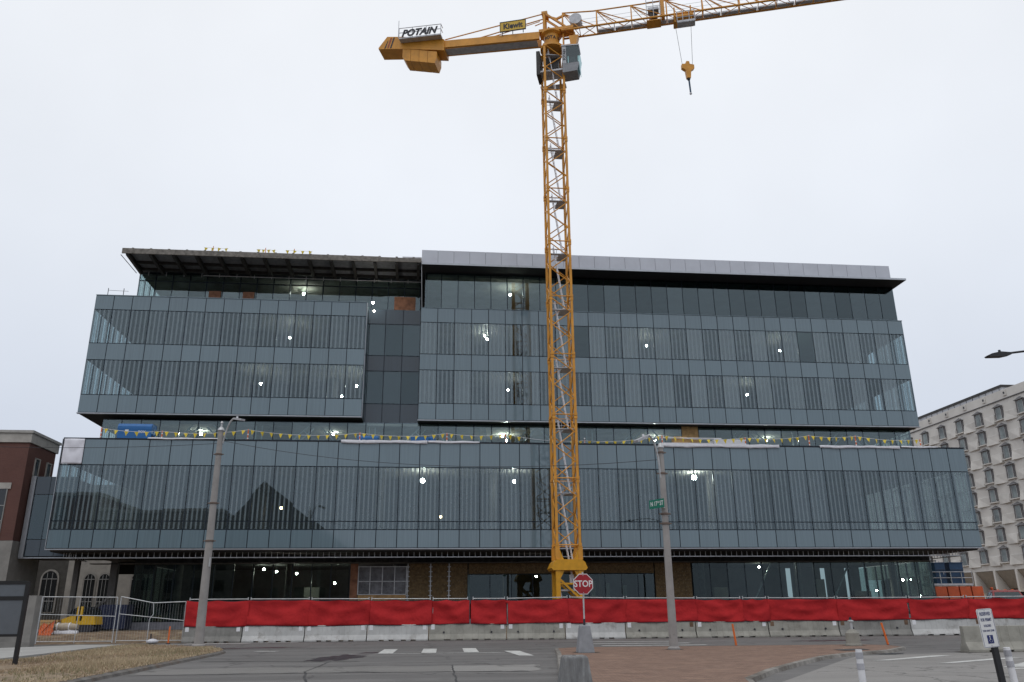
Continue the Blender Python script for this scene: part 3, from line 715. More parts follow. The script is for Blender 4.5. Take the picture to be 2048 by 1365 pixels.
def jprism(name, mt, poly, t0, t1, parent=crane):        # polygon in (s,z)
    n = len(poly); P = [J(s,t0,z) for s,z in poly]+[J(s,t1,z) for s,z in poly]
    return MB().add(P,[tuple(range(n)),tuple(range(2*n-1,n-1,-1))]+[(i,n+i,n+(i+1)%n,(i+1)%n) for i in range(n)]).build(name, mt, parent)
head = jb('tower_head', orange_c, -1.0, 1.9, -0.55, 0.55, 47.86, 48.12)
for t in (-0.42,0.42):
    MB().bar(J(-0.55,t,48.12),J(-0.55,t,49.9),0.2,0.16).build('head_post', orange_c, head)
    MB().bar(J(-0.45,t,49.75),J(1.25,t,48.15),0.17,0.14).build('head_strut', orange_c, head)
    MB().bar(J(-0.35,t,49.0),J(0.6,t,48.15),0.1).build('head_strut', orange_c, head)
jb('head_cap', orange_c, -0.75, -0.25, -0.52, 0.52, 49.72, 49.95, head)
MB().bar(J(-0.25,0,49.75),J(0.55,0,49.35),0.14).build('jib_link', orange_c, head)
MB().bar(J(0.45,0,49.38),J(1.15,0,49.66),0.16).build('jib_link', orange_c, head)
d1, d2 = J(2.1,-0.4,48.85), J(2.1,0.4,48.85)
MB().tube(d1,d2,0.52,0.52,20).build('hoist_drum', grey_c, head, smooth=True)
# counter jib
GP = [(-0.95,47.15),(-0.95,47.85),(-9.6,48.35),(-9.6,47.65)]
cj = jprism('counter_jib', orange_c, GP, -0.62,-0.42)
jprism('counter_jib_girder', orange_c, GP, 0.42,0.62, cj)
jprism('walkway', grey_c, [(-1.2,47.18),(-1.2,47.22),(-9.4,47.62),(-9.4,47.58)], -0.41,0.41, cj)
jprism('ballast_frame', orange_c, [(-9.2,47.25),(-9.2,48.35),(-9.6,48.6),(-13.2,49.3),(-14.4,49.5),(-15.15,48.45),(-15.15,48.33),(-13.2,48.05)], -0.75,0.75, cj)
for k in range(3):
    s = -14.1-0.26*k
    jprism('stripe', ink if k != 1 else M('stripe_red',(0.3,0.05,0.03),0.5), [(s,48.25+0.03*k),(s+0.13,48.24+0.03*k),(s+0.42,49.3),(s+0.29,49.32)] if k < 2 else [(s,48.3),(s+0.13,48.29),(s+0.36,49.1),(s+0.27,49.0)], -0.762,-0.752, cj)
for k in range(4):
    s = -12.95+0.76*k; za = 48.05-0.2*k; zb = 46.86-0.2*k
    poly = [(s+0.01,za-0.02),(s+0.745,za-0.2),(s+0.745,zb-0.2),(s+0.01,zb)]
    if k == 0: poly = [(s+0.01,za-0.02),(s+0.745,za-0.2),(s+0.745,zb-0.2),(s+0.25,zb-0.07),(s+0.01,zb+0.3)]
    if k == 3: poly = [(s+0.01,za-0.02),(s+0.82,za-0.22),(s+0.82,zb+0.35),(s+0.66,zb-0.18),(s+0.01,zb)]
    jprism('counterweight_block', orange_c, poly, -0.72,0.72, cj)
MB().bar(J(-0.6,-0.3,49.85),J(-9.2,-0.5,48.5),0.07).build('tie_rod', orange_c, cj)
MB().bar(J(-0.6,0.3,49.85),J(-9.2,0.5,48.5),0.07).build('tie_rod', orange_c, cj)
MB().bar(J(-1.4,0.0,49.0),J(-0.6,0.0,49.25),0.06).build('tie_rod', orange_c, cj)
MB().bar(J(-4.9,-0.45,48.15),J(-0.9,-0.45,49.0),0.05).build('tie_rod', orange_c, cj)
# balcony with the maker's letters
bal = jprism('balcony', grey_c, [(-13.1,48.58),(-9.35,48.41),(-9.35,48.53),(-13.1,48.70)], -1.35,-0.78, cj)
def bz(s_): return 48.70-0.045*(s_+13.1)
rl = MB()
for h_ in (0.5,0.98): rl.path([J(-13.1,-1.33,bz(-13.1)+h_),J(-9.35,-1.33,bz(-9.35)+h_),J(-9.35,-0.8,bz(-9.35)+h_)],0.03)
for s_ in (-13.1,-11.9,-10.65,-9.35): rl.tube(J(s_,-1.33,bz(s_)),J(s_,-1.33,bz(s_)+0.98),0.03)
rl.build('railing', grey_c, bal)
MB().tube(J(-13.15,-1.33,48.7),J(-13.15,-1.33,50.5),0.025).build('antenna', grey_c, bal)
lt = lettering('POTAIN', 0.92, ink, bal, J(-11.3,-1.40,48.96), (math.pi/2,R(2.0),R(-17.4)), extrude=0.02, bold=0.045, shear=0.28, sx=0.92)
# builder's board
kb = jb('sign_board', sign_yellow, -4.25, -2.1, -0.80, -0.74, 48.25, 49.15, cj)
kr = MB()
for s0,s1,z0,z1 in ((-4.29,-2.06,48.2,48.245),(-4.29,-2.06,49.155,49.2),(-4.30,-4.255,48.2,49.2),(-2.095,-2.05,48.2,49.2)):
    P = [J(s,t,z) for z in (z0,z1) for s,t in ((s0,-0.83),(s1,-0.83),(s1,-0.72),(s0,-0.72))]
    kr.add(P,[(3,2,1,0),(4,5,6,7),(0,1,5,4),(1,2,6,5),(2,3,7,6),(3,0,4,7)])
for s in (-4.1,-3.2,-2.3): kr.bar(J(s,-0.7,47.95),J(s,-0.7,48.3),0.06)
kr.build('sign_frame', ink, cj)
lettering('Kiewit', 0.74, ink, kb, J(-3.17,-0.81,48.69), (math.pi/2,0,R(-17.4)), extrude=0.006, bold=0.035, sx=0.86)
# jib
JN, BAY = 13, 2.88
W, HT, ZB = 0.55, 1.9, 47.70
jib = MB().tube(J(0.9,-W,ZB),J(0.9+JN*BAY,-W,ZB),0.085).build('jib_chord', orange_c, crane)
MB().tube(J(0.9,W,ZB),J(0.9+JN*BAY,W,ZB),0.085).build('chord', orange_c, jib)
MB().tube(J(0.95,0,ZB+HT+0.3),J(3.6,0,ZB+HT+0.05),0.06).build('chord', orange_c, jib)
MB().tube(J(3.6,0,ZB+HT+0.05),J(0.9+JN*BAY,0,ZB+HT),0.06).build('chord', orange_c, jib)
for k in range(JN):
    s = 0.98+k*BAY; zt = ZB+HT+(0.28 if k == 0 else 0.0)
    top = J(s,0,zt)
    for t in (-W,W):
        MB().tube(J(s,t,ZB),top,0.05,0.05,6).build('web_post', orange_c, jib)
        MB().tube(top,J(s+BAY*0.96,t,ZB),0.042,0.042,6).build('web_diagonal', orange_c, jib)
        MB().tube(top,J(s+BAY*0.5,t,ZB),0.03,0.03,6).build('web_diagonal', orange_c, jib)
    MB().tube(J(s,-W,ZB),J(s,W,ZB),0.04,0.04,6).build('cross_strut', orange_c, jib)
    MB().tube(J(s+BAY/2,-W,ZB),J(s+BAY/2,W,ZB),0.03,0.03,6).build('cross_strut', orange_c, jib)
    MB().tube(J(s,-W,ZB),J(s+BAY/2,W,ZB),0.028,0.028,6).build('cross_strut', orange_c, jib)
    MB().tube(J(s+BAY/2,W,ZB),J(s+BAY,-W,ZB),0.028,0.028,6).build('cross_strut', orange_c, jib)
    if 0 < k < 8: jb('walkway_grating', grey_c, s+0.06, s+BAY/2-0.06, 0.1, W-0.1, ZB+0.02, ZB+0.16, jib); jb('walkway_grating', grey_c, s+BAY/2+0.06, s+BAY-0.06, 0.1, W-0.1, ZB+0.02, ZB+0.16, jib)
for zz in (ZB+0.55,ZB+0.9,ZB+1.3): MB().tube(J(2.2,0.05,zz),J(36,0.05,zz+0.1),0.012,0.012,4).build('hoist_rope', cable_m, jib)
# winch cabin on the jib
wc = jb('trolley_winch', grey_c, 8.1, 9.0, -0.35, 0.35, ZB+0.95, ZB+1.2)
rl = MB()
for zz in (ZB+1.6,ZB+2.0): rl.path([J(8.0,-0.5,zz),J(9.1,-0.5,zz)],0.025); rl.path([J(8.0,0.5,zz),J(9.1,0.5,zz)],0.025)
for s in (8.0,8.55,9.1): rl.tube(J(s,-0.5,ZB),J(s,-0.5,ZB+2.0),0.03); rl.tube(J(s,0.5,ZB),J(s,0.5,ZB+2.0),0.03)
rl.build('railing', grey_c, wc)
MB().tube(J(8.55,-0.3,ZB+0.5),J(8.55,0.3,ZB+0.5),0.32,0.32,14).build('winch_drum', steel_dark, wc)
jb('winch_post', orange_c, 9.15,9.45,-0.3,0.3,ZB+0.1,ZB+2.1,wc)
jb('winch_step', orange_c, 7.95,9.1,-0.5,0.5,ZB-0.25,ZB-0.17,wc)
# trolley
tr = jb('trolley', orange_c, 10.1, 11.7, -0.72, 0.72, ZB-0.42, ZB-0.22)
for s in (10.2,11.5):
    for t in (-0.72,0.72): MB().bar(J(s,t,ZB-0.4),J(s,t,ZB+0.5),0.09).build('trolley_arm', orange_c, tr)
    MB().bar(J(s,-0.7,ZB-0.9),J(s,-0.7,ZB-0.3),0.06).build('trolley_arm', orange_c, tr)
jb('basket_floor', grey_c, 10.35,11.75,-1.25,-0.6,ZB-1.45,ZB-1.40,tr)
rl = MB()
for zz in (ZB-0.95,ZB-0.4): rl.path([J(10.35,-1.25,zz),J(11.75,-1.25,zz),J(11.75,-0.6,zz)],0.03)
for s in (10.35,10.8,11.3,11.75): rl.tube(J(s,-1.25,ZB-1.42),J(s,-1.25,ZB-0.4),0.03)
rl.bar(J(10.35,-1.25,ZB-1.33),J(11.75,-1.25,ZB-1.33),0.03,0.16); rl.build('basket_rail', grey_c, tr)
# cab hung beside the mast
cab = jprism('operator_cab', M('cab_grey',(0.24,0.25,0.27),0.45), [(0.95,43.25),(2.15,43.30),(2.32,43.95),(2.30,44.10),(0.95,44.10)], -0.95,0.35)
jprism('cab_back', M('cab_white',(0.40,0.41,0.43),0.4), [(0.95,44.11),(1.28,44.11),(1.28,45.75),(0.95,45.80)], -0.95,0.35, cab)
jprism('cab_window', cab_glass, [(1.30,44.12),(2.30,44.12),(2.42,44.85),(2.25,45.67),(1.30,45.73)], -0.95,0.35, cab)
jprism('cab_roof', grey_c, [(0.9,45.81),(1.4,45.77),(2.3,45.70),(2.36,45.79),(0.9,45.91)], -1.0,0.4, cab)
jb('cab_panel', ink, 1.35,2.1,0.2,0.3,44.15,45.65,cab); jb('cab_seat', ink, 1.5,1.95,-0.55,-0.05,44.12,44.95,cab); jb('cab_front_glass', cab_glass, 2.325,2.345,-0.85,0.25,43.40,44.05,cab)
lettering('POTAIN', 0.3, ink, cab, J(1.14,-0.955,44.95), (math.pi/2,R(-90),R(-17.4)), extrude=0.004, bold=0.02)
jb('cab_bracket', orange_c, 0.7,2.1,-0.5,0.3,46.10,46.30,cab)
for s in (0.95,1.9): jb('cab_hanger', orange_c, s,s+0.12,-0.3,0.1,45.92,47.6,cab)
jprism('slew_motor', orange_c, [(1.5,47.2),(2.3,47.2),(2.1,46.40),(1.85,46.32),(1.6,46.40)], -0.4,0.2, cab)
jb('electric_cabinet', steel_dark, -1.25,-0.95,-0.7,0.7,43.55,45.85); jb('access_deck', grey_c, -1.2,0.95,0.95,1.5,43.45,43.55)
jb('access_deck', grey_c, -1.0,0.9,-0.6,0.6,43.80,43.95); jb('machine_box', steel_dark, -0.6,0.5,-0.2,0.6,44.35,45.45)
# hook block and its ropes
hp = J(10.9,0,0)
hk = thing('hook_block', 'orange hook block with blue strap hanging below the crane trolley', 'hook', (hp.x,hp.y,40.3))
hb = MB(); hb.prism_y([(hp.x-0.5,43.05),(hp.x-0.5,42.7),(hp.x-0.22,42.5),(hp.x-0.15,41.8),(hp.x+0.15,41.8),(hp.x+0.22,42.5),(hp.x+0.5,42.7),(hp.x+0.5,43.05),(hp.x+0.15,43.1),(hp.x+0.12,43.35),(hp.x-0.12,43.35),(hp.x-0.15,43.1)],hp.y-0.15,hp.y+0.15)
hb.build('block', orange_c, hk)
for s,e in ((-0.75,-0.42),(0.62,0.42)):
    MB().tube((hp.x+s,hp.y,ZB-0.4),(hp.x+e,hp.y,43.0),0.016,0.016,5).build('rope', cable_m, hk)
MB().lathe([(0.06,0),(0.13,0.1),(0.1,0.22)],(hp.x,hp.y,41.6),10).build('hook', steel_dark, hk)
MB().bar((hp.x+0.02,hp.y,41.65),(hp.x+0.06,hp.y,40.45),0.12,0.06).build('strap', M('strap_blue',(0.05,0.09,0.14),0.8), hk)
MB().lathe([(0.05,0),(0.11,0.08),(0.05,0.18)],(hp.x+0.06,hp.y,40.3),10).build('shackle', white_al, hk)
# ================================================================== neighbouring buildings
def brick_mat(name, c1, c2, mortar, sc=1.0):
    mt, nt, out = nodes_of(name); tc = nt.nodes.new('ShaderNodeTexCoord')
    sp = nt.nodes.new('ShaderNodeSeparateXYZ'); nt.links.new(tc.outputs['Object'], sp.inputs[0])
    ad = nt.nodes.new('ShaderNodeMath'); ad.operation = 'ADD'; nt.links.new(sp.outputs['X'], ad.inputs[0]); nt.links.new(sp.outputs['Y'], ad.inputs[1])
    cb = nt.nodes.new('ShaderNodeCombineXYZ'); nt.links.new(ad.outputs[0], cb.inputs['X']); nt.links.new(sp.outputs['Z'], cb.inputs['Y'])
    br = nt.nodes.new('ShaderNodeTexBrick'); br.inputs['Scale'].default_value = sc
    br.inputs['Color1'].default_value = (*c1,1); br.inputs['Color2'].default_value = (*c2,1); br.inputs['Mortar'].default_value = (*mortar,1)
    br.inputs['Mortar Size'].default_value = 0.008; br.inputs['Brick Width'].default_value = 0.22; br.inputs['Row Height'].default_value = 0.075
    nt.links.new(cb.outputs[0], br.inputs['Vector'])
    n = noise(nt, tc.outputs['Object'], 0.6, 4)
    c = mixc(nt, 0.55, br.outputs['Color'], mixc(nt, n, tuple(x*0.55 for x in c1), tuple(min(1,x*1.25) for x in c2)))
    principled(nt, out, c, 0.85, 0, 0.25, bump(nt, br.outputs['Fac'], -0.3, 0.01)); return mt
brick_m = brick_mat('red_brick', (0.115,0.05,0.042), (0.145,0.068,0.056), (0.13,0.11,0.10))
stone_m = M('limestone', (0.40,0.38,0.35), 0.85, amt=0.14, scale=1.2, bmp=0.15, dirt=((0.25,0.235,0.22),0.7,0.6))
darkglass = M('dark_window_glass', (0.012,0.015,0.018), 0.08, spec=0.7)
BX, BY = -29.75, 64.0
bb = thing('brick_building', 'red brick building with pale stone base and cornice beside the glass bridge', 'building', (-40,BY,0))
MB().box(-60,BX,BY,68.6,6.85,14.0).build('brick_wall', brick_m, bb)
MB().box(-60.05,BX+0.06,BY-0.06,68.7,-0.2,6.83).build('stone_base', M('weathered_stone',(0.25,0.24,0.225),0.85,amt=0.14,scale=1.2,dirt=((0.17,0.16,0.15),0.7,0.58)), bb)
MB().box(-60.1,BX+0.12,BY-0.12,68.75,14.02,14.72).build('cornice', stone_m, bb)
MB().box(-60.1,BX+0.22,BY-0.22,68.85,14.73,14.93).build('coping', M('coping_stone',(0.36,0.35,0.33),0.8), bb)
for x0 in (-34.2,-40.2,-46.2):
    w = MB().box(x0,x0+3.5,BY-0.02,BY+0.05,3.0,10.55).build('window', darkglass, bb)
    MB().box(x0-0.2,x0+3.7,BY-0.08,BY-0.022,10.56,11.0).build('lintel', stone_m, w)
    for x in (x0,x0+1.15,x0+2.3,x0+3.44): MB().box(x,x+0.07,BY-0.06,BY-0.022,3.0,10.55).build('window_bar', M('pale_frame',(0.25,0.25,0.24),0.6), w)
    for z in (4.6,6.5,8.2,9.3): MB().box(x0,x0+3.5,BY-0.055,BY-0.024,z,z+0.07).build('window_bar', MATS['pale_frame'], w)
    for z in (6.6,4.7): MB().box(x0+0.1,x0+3.4,BY-0.03,BY-0.021,z,z+1.55).build('blind', M('grey_panel',(0.14,0.145,0.14),0.7), w)
for y0 in (65.3,67.3):
    w = MB().box(BX-0.03,BX+0.03,y0,y0+0.7,11.75,13.0).build('window', darkglass, bb)
    for y in (y0-0.06,y0+0.67): MB().box(BX+0.0,BX+0.08,y,y+0.09,11.7,13.05).build('window_frame', stone_m, w)
    for z in (11.66,13.0): MB().box(BX+0.0,BX+0.09,y0-0.06,y0+0.76,z,z+0.09).build('window_frame', stone_m, w)
# bridge
gb = thing('glass_bridge', 'dark glass link bridge joining the brick building to the glass building', 'bridge', (-26,65,5.65))
MB().box(-29.5,-22.6,65.15,69,5.72,6.9).build('bridge_floor', black_m, gb); MB().box(-29.5,-26.7,65.15,69,10.9,11.6).build('bridge_roof', black_m, gb)
MB().box(-29.5,-26.7,68.6,69,6.9,10.9).build('bridge_back', inner_m, gb)
for i in range(3):
    w = 1.02; x = -29.25+i*w
    for z0,z1,mt in ((5.78,7.0,spandrel_dark),(7.0,10.3,clear_dark),(10.3,11.65,spandrel_dark)):
        if x+w < -26.1 : inst('window_pane' if mt is clear_dark else 'spandrel_panel', pane_mesh(w-0.04,z1-z0-0.04,mt), gb, (x+w/2,65.05,(z0+z1)/2))
    inst('mullion', bar_mesh(0.07,0.1,5.8,mullion_m), gb, (x,65.08,8.7))
MB().box(-29.62,-29.28,64.95,65.2,5.7,11.66).build('end_trim', silver_edge, gb)
MB().box(-29.62,-22.6,64.97,65.14,5.64,5.715).build('sill_trim', silver_edge, gb)
MB().box(-26.2,-22.6,65.05,65.14,5.73,6.0).build('spandrel_panel', black_m, gb)
# stone building seen through the passage
sb = thing('stone_building', 'pale stone building with arched windows seen through the passage', 'building', (-33,85.5,0))
MB().box(-34.2,-18,85.5,100,-0.2,14).build('stone_wall', stone_m, sb)
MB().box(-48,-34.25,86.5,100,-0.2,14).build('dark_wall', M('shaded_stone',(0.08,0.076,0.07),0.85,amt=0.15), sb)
def arch(xc, w, z0, zs, y, parent):
    n = 10; r = w/2
    poly = [(xc-r,z0),(xc+r,z0)]+[(xc+r*math.cos(math.pi*i/n), zs+r*1.1*math.sin(math.pi*i/n)) for i in range(n+1)]
    r2 = r+0.16; po = [(xc-r2,z0-0.1),(xc+r2,z0-0.1)]+[(xc+r2*math.cos(math.pi*i/n), zs+r2*1.1*math.sin(math.pi*i/n)) for i in range(n+1)]
    f = MB().prism_y(po, y-0.10, y).build('arched_window', M('window_stone',(0.33,0.315,0.295),0.8), parent)
    MB().prism_y(poly, y-0.14, y-0.102).build('pane', darkglass, f)
    for dx in (-w/6,w/6): MB().box(xc+dx-0.025,xc+dx+0.025,y-0.17,y-0.142,z0,zs+r*0.9).build('glazing_bar', M('bar_grey',(0.3,0.3,0.3),0.6), f)
    for z in (z0+0.95,zs): MB().box(xc-r,xc+r,y-0.175,y-0.143,z,z+0.07).build('glazing_bar', MATS['bar_grey'], f)
for xc in (-32.0,-30.65,-27.5,-24.5): arch(xc, 0.95 if xc < -28 else 1.2, 1.9, 4.9, 85.5, sb)
arch(-36.1, 1.4, 2.0, 5.0, 86.5, sb)
# ------------------------------------------------------------------ precast tower on the right
HX = 82.0
precast = M('precast_concrete', (0.66,0.635,0.60), 0.85, amt=0.08, scale=0.4, bmp=0.1, dirt=((0.46,0.43,0.40),0.35,0.6))
precast_d = M('precast_shelf', (0.62,0.595,0.56), 0.85, amt=0.12, scale=0.5)
win_m = M('curtained_window', (0.17,0.20,0.195), 0.12, spec=0.7, amt=0.55, scale=0.45)
frame_l = M('window_frame_pale', (0.45,0.45,0.45), 0.5)
frame_d = M('window_reveal', (0.13,0.125,0.13), 0.7)
ht = thing('concrete_tower', 'tall pale precast concrete building with rows of hooded windows', 'building', (HX+10,115,0))
HY0, HY1 = 84.0, 150.0
MB().box(HX+0.02,HX+22,HY0,HY1,6.6,31.0).build('wall', precast, ht)
MB().box(HX-0.12,HX+22.1,HY0-0.1,HY1,29.85,29.97).build('roof_line', frame_d, ht)
MB().box(HX-0.06,HX+0.4,HY0-0.05,HY1,29.98,31.25).build('parapet', precast, ht)
ph = MB().box(HX+5,HX+18,112,150,31.0,33.5).build('penthouse', M('penthouse_panel',(0.48,0.49,0.52),0.6,amt=0.08), ht)
MB().box(HX+4.8,HX+18.2,111.8,150,33.5,33.85).build('penthouse_roof', steel_dark, ph)
for k in range(14): MB().box(HX+4.95,HX+4.995,112.5+k*1.6,112.56+k*1.6,31.3,33.48).build('panel_joint', frame_d, ph)
BAYW, FL = 4.55, 2.79
def hy(u): return HX+u
# one window: frame, reveal, glass, hood, sill - built once at the origin (facing -X)
wm_frame = MB().box(-0.10,0.0,-0.86,0.86,-0.92,0.92).mesh('window_reveal', frame_d)
wm_glass = MB().box(-0.135,-0.105,-0.5,0.5,-0.86,0.82).mesh('window_glass', win_m)
mb = MB()
for y in (-0.56,0.50): mb.box(-0.155,-0.11,y,y+0.06,-0.9,0.86)
mb.box(-0.155,-0.11,-0.86,0.86,0.80,0.88)
wm_bars = mb.mesh('window_bars', frame_l)
wm_hood = MB().add([(-0.05,-0.98,0.93),(-0.42,-0.98,0.90),(-0.42,0.98,0.90),(-0.05,0.98,0.93),(0.0,0.0,1.38),(-0.12,0,1.34)],[(0,1,2,3),(1,5,2),(0,4,5,1),(3,2,5,4),(0,3,4)]).mesh('hood', frame_d)
wm_sill = MB().box(-0.32,0.0,-0.92,0.92,-1.08,-0.94).mesh('sill', precast)
wm_facet = MB().add([(0,-1.25,-0.62),(0,1.25,-0.62),(0,1.25,0.75),(0,-1.25,0.75),(-0.38,-1.2,-0.62),(-0.06,1.2,-0.62),(-0.10,-1.2,0.7),(-0.04,1.2,0.7)],
                    [(0,1,2,3),(4,6,7,5),(0,4,5,1),(3,2,7,6),(0,3,6,4),(1,5,7,2)]).mesh('facet', precast_d)
wm_facet2 = MB().add([(0,-1.25,-0.62),(0,1.25,-0.62),(0,1.25,0.75),(0,-1.25,0.75),(-0.06,-1.2,-0.62),(-0.38,1.2,-0.62),(-0.04,-1.2,0.7),(-0.10,1.2,0.7)],
                    [(0,1,2,3),(4,6,7,5),(0,4,5,1),(3,2,7,6),(0,3,6,4),(1,5,7,2)]).mesh('facet', precast_d)
for r in range(8):
    z = 8.6+FL*r
    for c in range(9):
        y = 97.9+BAYW*c
        w = inst('window', wm_frame, ht, (HX,y,z))
        for nm, me in (('glass',wm_glass),('glazing_bars',wm_bars),('hood',wm_hood),('sill',wm_sill)): inst(nm, me, w, (0,0,0), None, True)
        inst('facet', wm_facet if (r+c)%2 else wm_facet2, ht, (HX,y+BAYW/2,z-0.75))
for k in range(10):
    y = 96.0+BAYW*k
    MB().box(HX-0.18,HX-0.07,y-0.35,y+0.35,30.3,31.1).build('scupper', precast_d, ht); MB().box(HX-0.22,HX-0.181,y-0.14,y+0.14,30.55,30.85).build('scupper_hole', ink, ht)
# sloping skirt and recessed ground floor
for k in range(10):
    y = 96.2+BAYW*k
    MB().add([(HX-0.02,y+0.25,6.55),(HX-0.02,y+BAYW-0.25,6.55),(HX+1.7,y+0.25,4.1),(HX+1.7,y+BAYW-0.25,4.1),(HX+1.8,y+0.25,6.55),(HX+1.8,y+BAYW-0.25,6.55)],[(0,2,3,1),(0,1,5,4),(2,4,5,3),(0,4,2),(1,3,5)]).build('skirt_panel', M('tan_precast',(0.36,0.32,0.27),0.85), ht)
    MB().box(HX-0.15,HX+1.9,y-0.2,y+0.2,3.6,6.58).build('fin', precast, ht); MB().box(HX+0.9,HX+1.3,y-0.2,y+0.2,0,3.6).build('pier', precast, ht)
    MB().box(HX+2.4,HX+2.45,y+0.4,y+BAYW-0.4,0.6,3.7).build('shop_window', darkglass, ht)
MB().box(HX+2.5,HX+3,90,150,0,6.5).build('shop_wall', M('shop_wall',(0.12,0.10,0.08),0.8), ht)
glow = emit('warm_globe', (1.0,0.72,0.38), 9.0)
for (y,z,r) in ((99.4,7.1,0.42),(109.0,2.7,0.2),(119.5,2.5,0.2)):
    t = thing('wall_lamp', ('warm lit globe lamp low on the concrete tower beyond the red truck roof' if y < 112 else 'warm lit globe lamp by the orange drum at the concrete tower') if r < 0.4 else 'bright warm globe lamp above the red pickup truck', 'lamp', (HX-0.6,y,z-r))
    sphere_mb(r,(HX-0.6,y,z),12,8).build('globe', glow, t, True); MB().bar((HX-0.6,y,z+r*0.7),(HX+0.9,y,z+r*0.7),0.07).build('bracket', ink, t)
# ------------------------------------------------------------------ buildings behind the camera, mirrored in the glass
def back_block(x0,x1,y0,y1,h,label,mt):
    t = thing('street_building', label, 'building', ((x0+x1)/2,(y0+y1)/2,0))
    MB().box(x0,x1,y0,y1,0,h).build('wall', mt, t)
    MB().box(x0-0.2,x1+0.2,y0-0.2,y1+0.2,h,h+0.5).build('parapet', stone_m, t)
    n = int((x1-x0)/4); me = MB().box(-0.8,0.8,0,0.06,-1,1).mesh('window', darkglass)
    for i in range(n):
        for j in range(int((h-2)/3.6)): inst('window', me, t, (x0+2+i*4,y1+0.01,3+j*3.6))
    return t
back_block(-62,-54.5,-40,-20,20.5,'tall brick block mirrored at the end of the glass front', brick_m)
back_block(-54,-34,-40,-20,18.0,'long stone block mirrored low in the glass front', M('dull_stone',(0.22,0.2,0.18),0.9))
gh = thing('gabled_hall', 'hall with steep dark gable mirrored in the striped glass', 'building', (-25,-30,0))
MB().box(-34,-15,-42,-20,0,13.5).build('wall', brick_m, gh)
MB().prism_y([(-36,13.0),(-14,13.0),(-27.5,23.0)],-42.3,-19.6).build('roof', M('dark_shingles',(0.08,0.078,0.075),0.85), gh)
for x in (-31,-27,-23,-19): MB().box(x,x+1.6,-19.97,-19.9,2,6).build('window', darkglass, gh)
# ================================================================== ground
def asphalt_mat(name, base, pale=1.35, dark=0.55):
    mt, nt, out = nodes_of(name); tc = nt.nodes.new('ShaderNodeTexCoord'); vec = tc.outputs['Object']
    big = noise(nt, vec, 0.10, 5, 0.6); mid = noise(nt, vec, 0.7, 5, 0.65); fine = noise(nt, vec, 40, 3, 0.7)
    mp = nt.nodes.new('ShaderNodeMapping'); mp.inputs['Scale'].default_value = (0.05,0.7,1); nt.links.new(vec, mp.inputs[0])
    track = noise(nt, mp.outputs[0], 1.0, 4, 0.6)
    c = ramp(nt, big, [(0.3,tuple(x*0.72 for x in base)),(0.7,tuple(x*1.2 for x in base))])
    c = mixc(nt, ramp(nt, track, [(0.45,(0,0,0)),(0.68,(1,1,1))]), c, tuple(min(1,x*pale) for x in base))
    c = mixc(nt, ramp(nt, mid, [(0.56,(0,0,0)),(0.72,(0.8,0.8,0.8))]), c, tuple(x*dark for x in base))
    c = mixc(nt, 0.35, c, ramp(nt, fine, [(0.3,tuple(x*0.45 for x in base)),(0.7,tuple(min(1,x*1.6) for x in base))]))
    vo = nt.nodes.new('ShaderNodeTexVoronoi'); vo.feature = 'DISTANCE_TO_EDGE'; vo.inputs['Scale'].default_value = 0.16
    wv = nt.nodes.new('ShaderNodeVectorMath'); wv.operation = 'ADD'
    nz = nt.nodes.new('ShaderNodeTexNoise'); nz.inputs['Scale'].default_value = 0.8; nz.inputs['Detail'].default_value = 5; nt.links.new(vec, nz.inputs['Vector'])
    sc = nt.nodes.new('ShaderNodeVectorMath'); sc.operation = 'SCALE'; sc.inputs['Scale'].default_value = 2.2; nt.links.new(nz.outputs['Color'], sc.inputs[0])
    nt.links.new(vec, wv.inputs[0]); nt.links.new(sc.outputs[0], wv.inputs[1]); nt.links.new(wv.outputs[0], vo.inputs['Vector'])
    c = mixc(nt, ramp(nt, vo.outputs[0], [(0.0,(0.75,0.75,0.75)),(0.012,(0,0,0))]), c, tuple(x*0.3 for x in base))
    rg = ramp(nt, mid, [(0.4,(0.85,)*3),(0.75,(0.6,)*3)])
    principled(nt, out, c, rg, 0, 0.35, bump(nt, fine, 0.35, 0.006)); return mt
asph = asphalt_mat('asphalt', (0.128,0.123,0.120), 1.6, 0.62); lot_m = asphalt_mat('parking_concrete', (0.225,0.215,0.205), 1.3, 0.7)
dirt_m = M('dirt', (0.19,0.135,0.09), 0.95, amt=0.3, scale=1.5, bmp=0.5, bscale=6, bdist=0.05, dirt=((0.36,0.29,0.18),1.2,0.52))
kerb_m = M('kerb_concrete', (0.25,0.235,0.215), 0.9, amt=0.25, scale=2, bmp=0.4, bscale=12, bdist=0.03, dirt=((0.11,0.095,0.08),1.1,0.46))
kerb_d = M('muddy_kerb', (0.15,0.14,0.13), 0.9, amt=0.3, scale=2, bmp=0.4, bscale=12, bdist=0.03, dirt=((0.14,0.095,0.065),0.8,0.48))
walk_m = M('pavement_concrete', (0.36,0.355,0.34), 0.9, amt=0.1, scale=1.0, dirt=((0.25,0.24,0.23),0.6,0.6))
soil_m = M('dry_turf', (0.27,0.205,0.14), 0.95, amt=0.35, scale=2.2, bmp=0.5, bscale=20, bdist=0.02, dirt=((0.17,0.105,0.07),0.35,0.5))
def sheet(name, poly, z, mt, parent=None):
    b = MB(); b.add([(x,y,z) for x,y in poly],[tuple(range(len(poly)))]); o = b.build(name, mt, parent)
    if parent is None: struct(o)
    return o
g = sheet('ground', [(-2500,-2500),(2500,-2500),(2500,2500),(-2500,2500)], -0.35, M('far_ground',(0.13,0.12,0.11),0.95,amt=0.2,scale=0.05))
road = sheet('road', [(-90,-60),(140,-60),(140,54.2),(-90,54.2)], 0.0, asph)
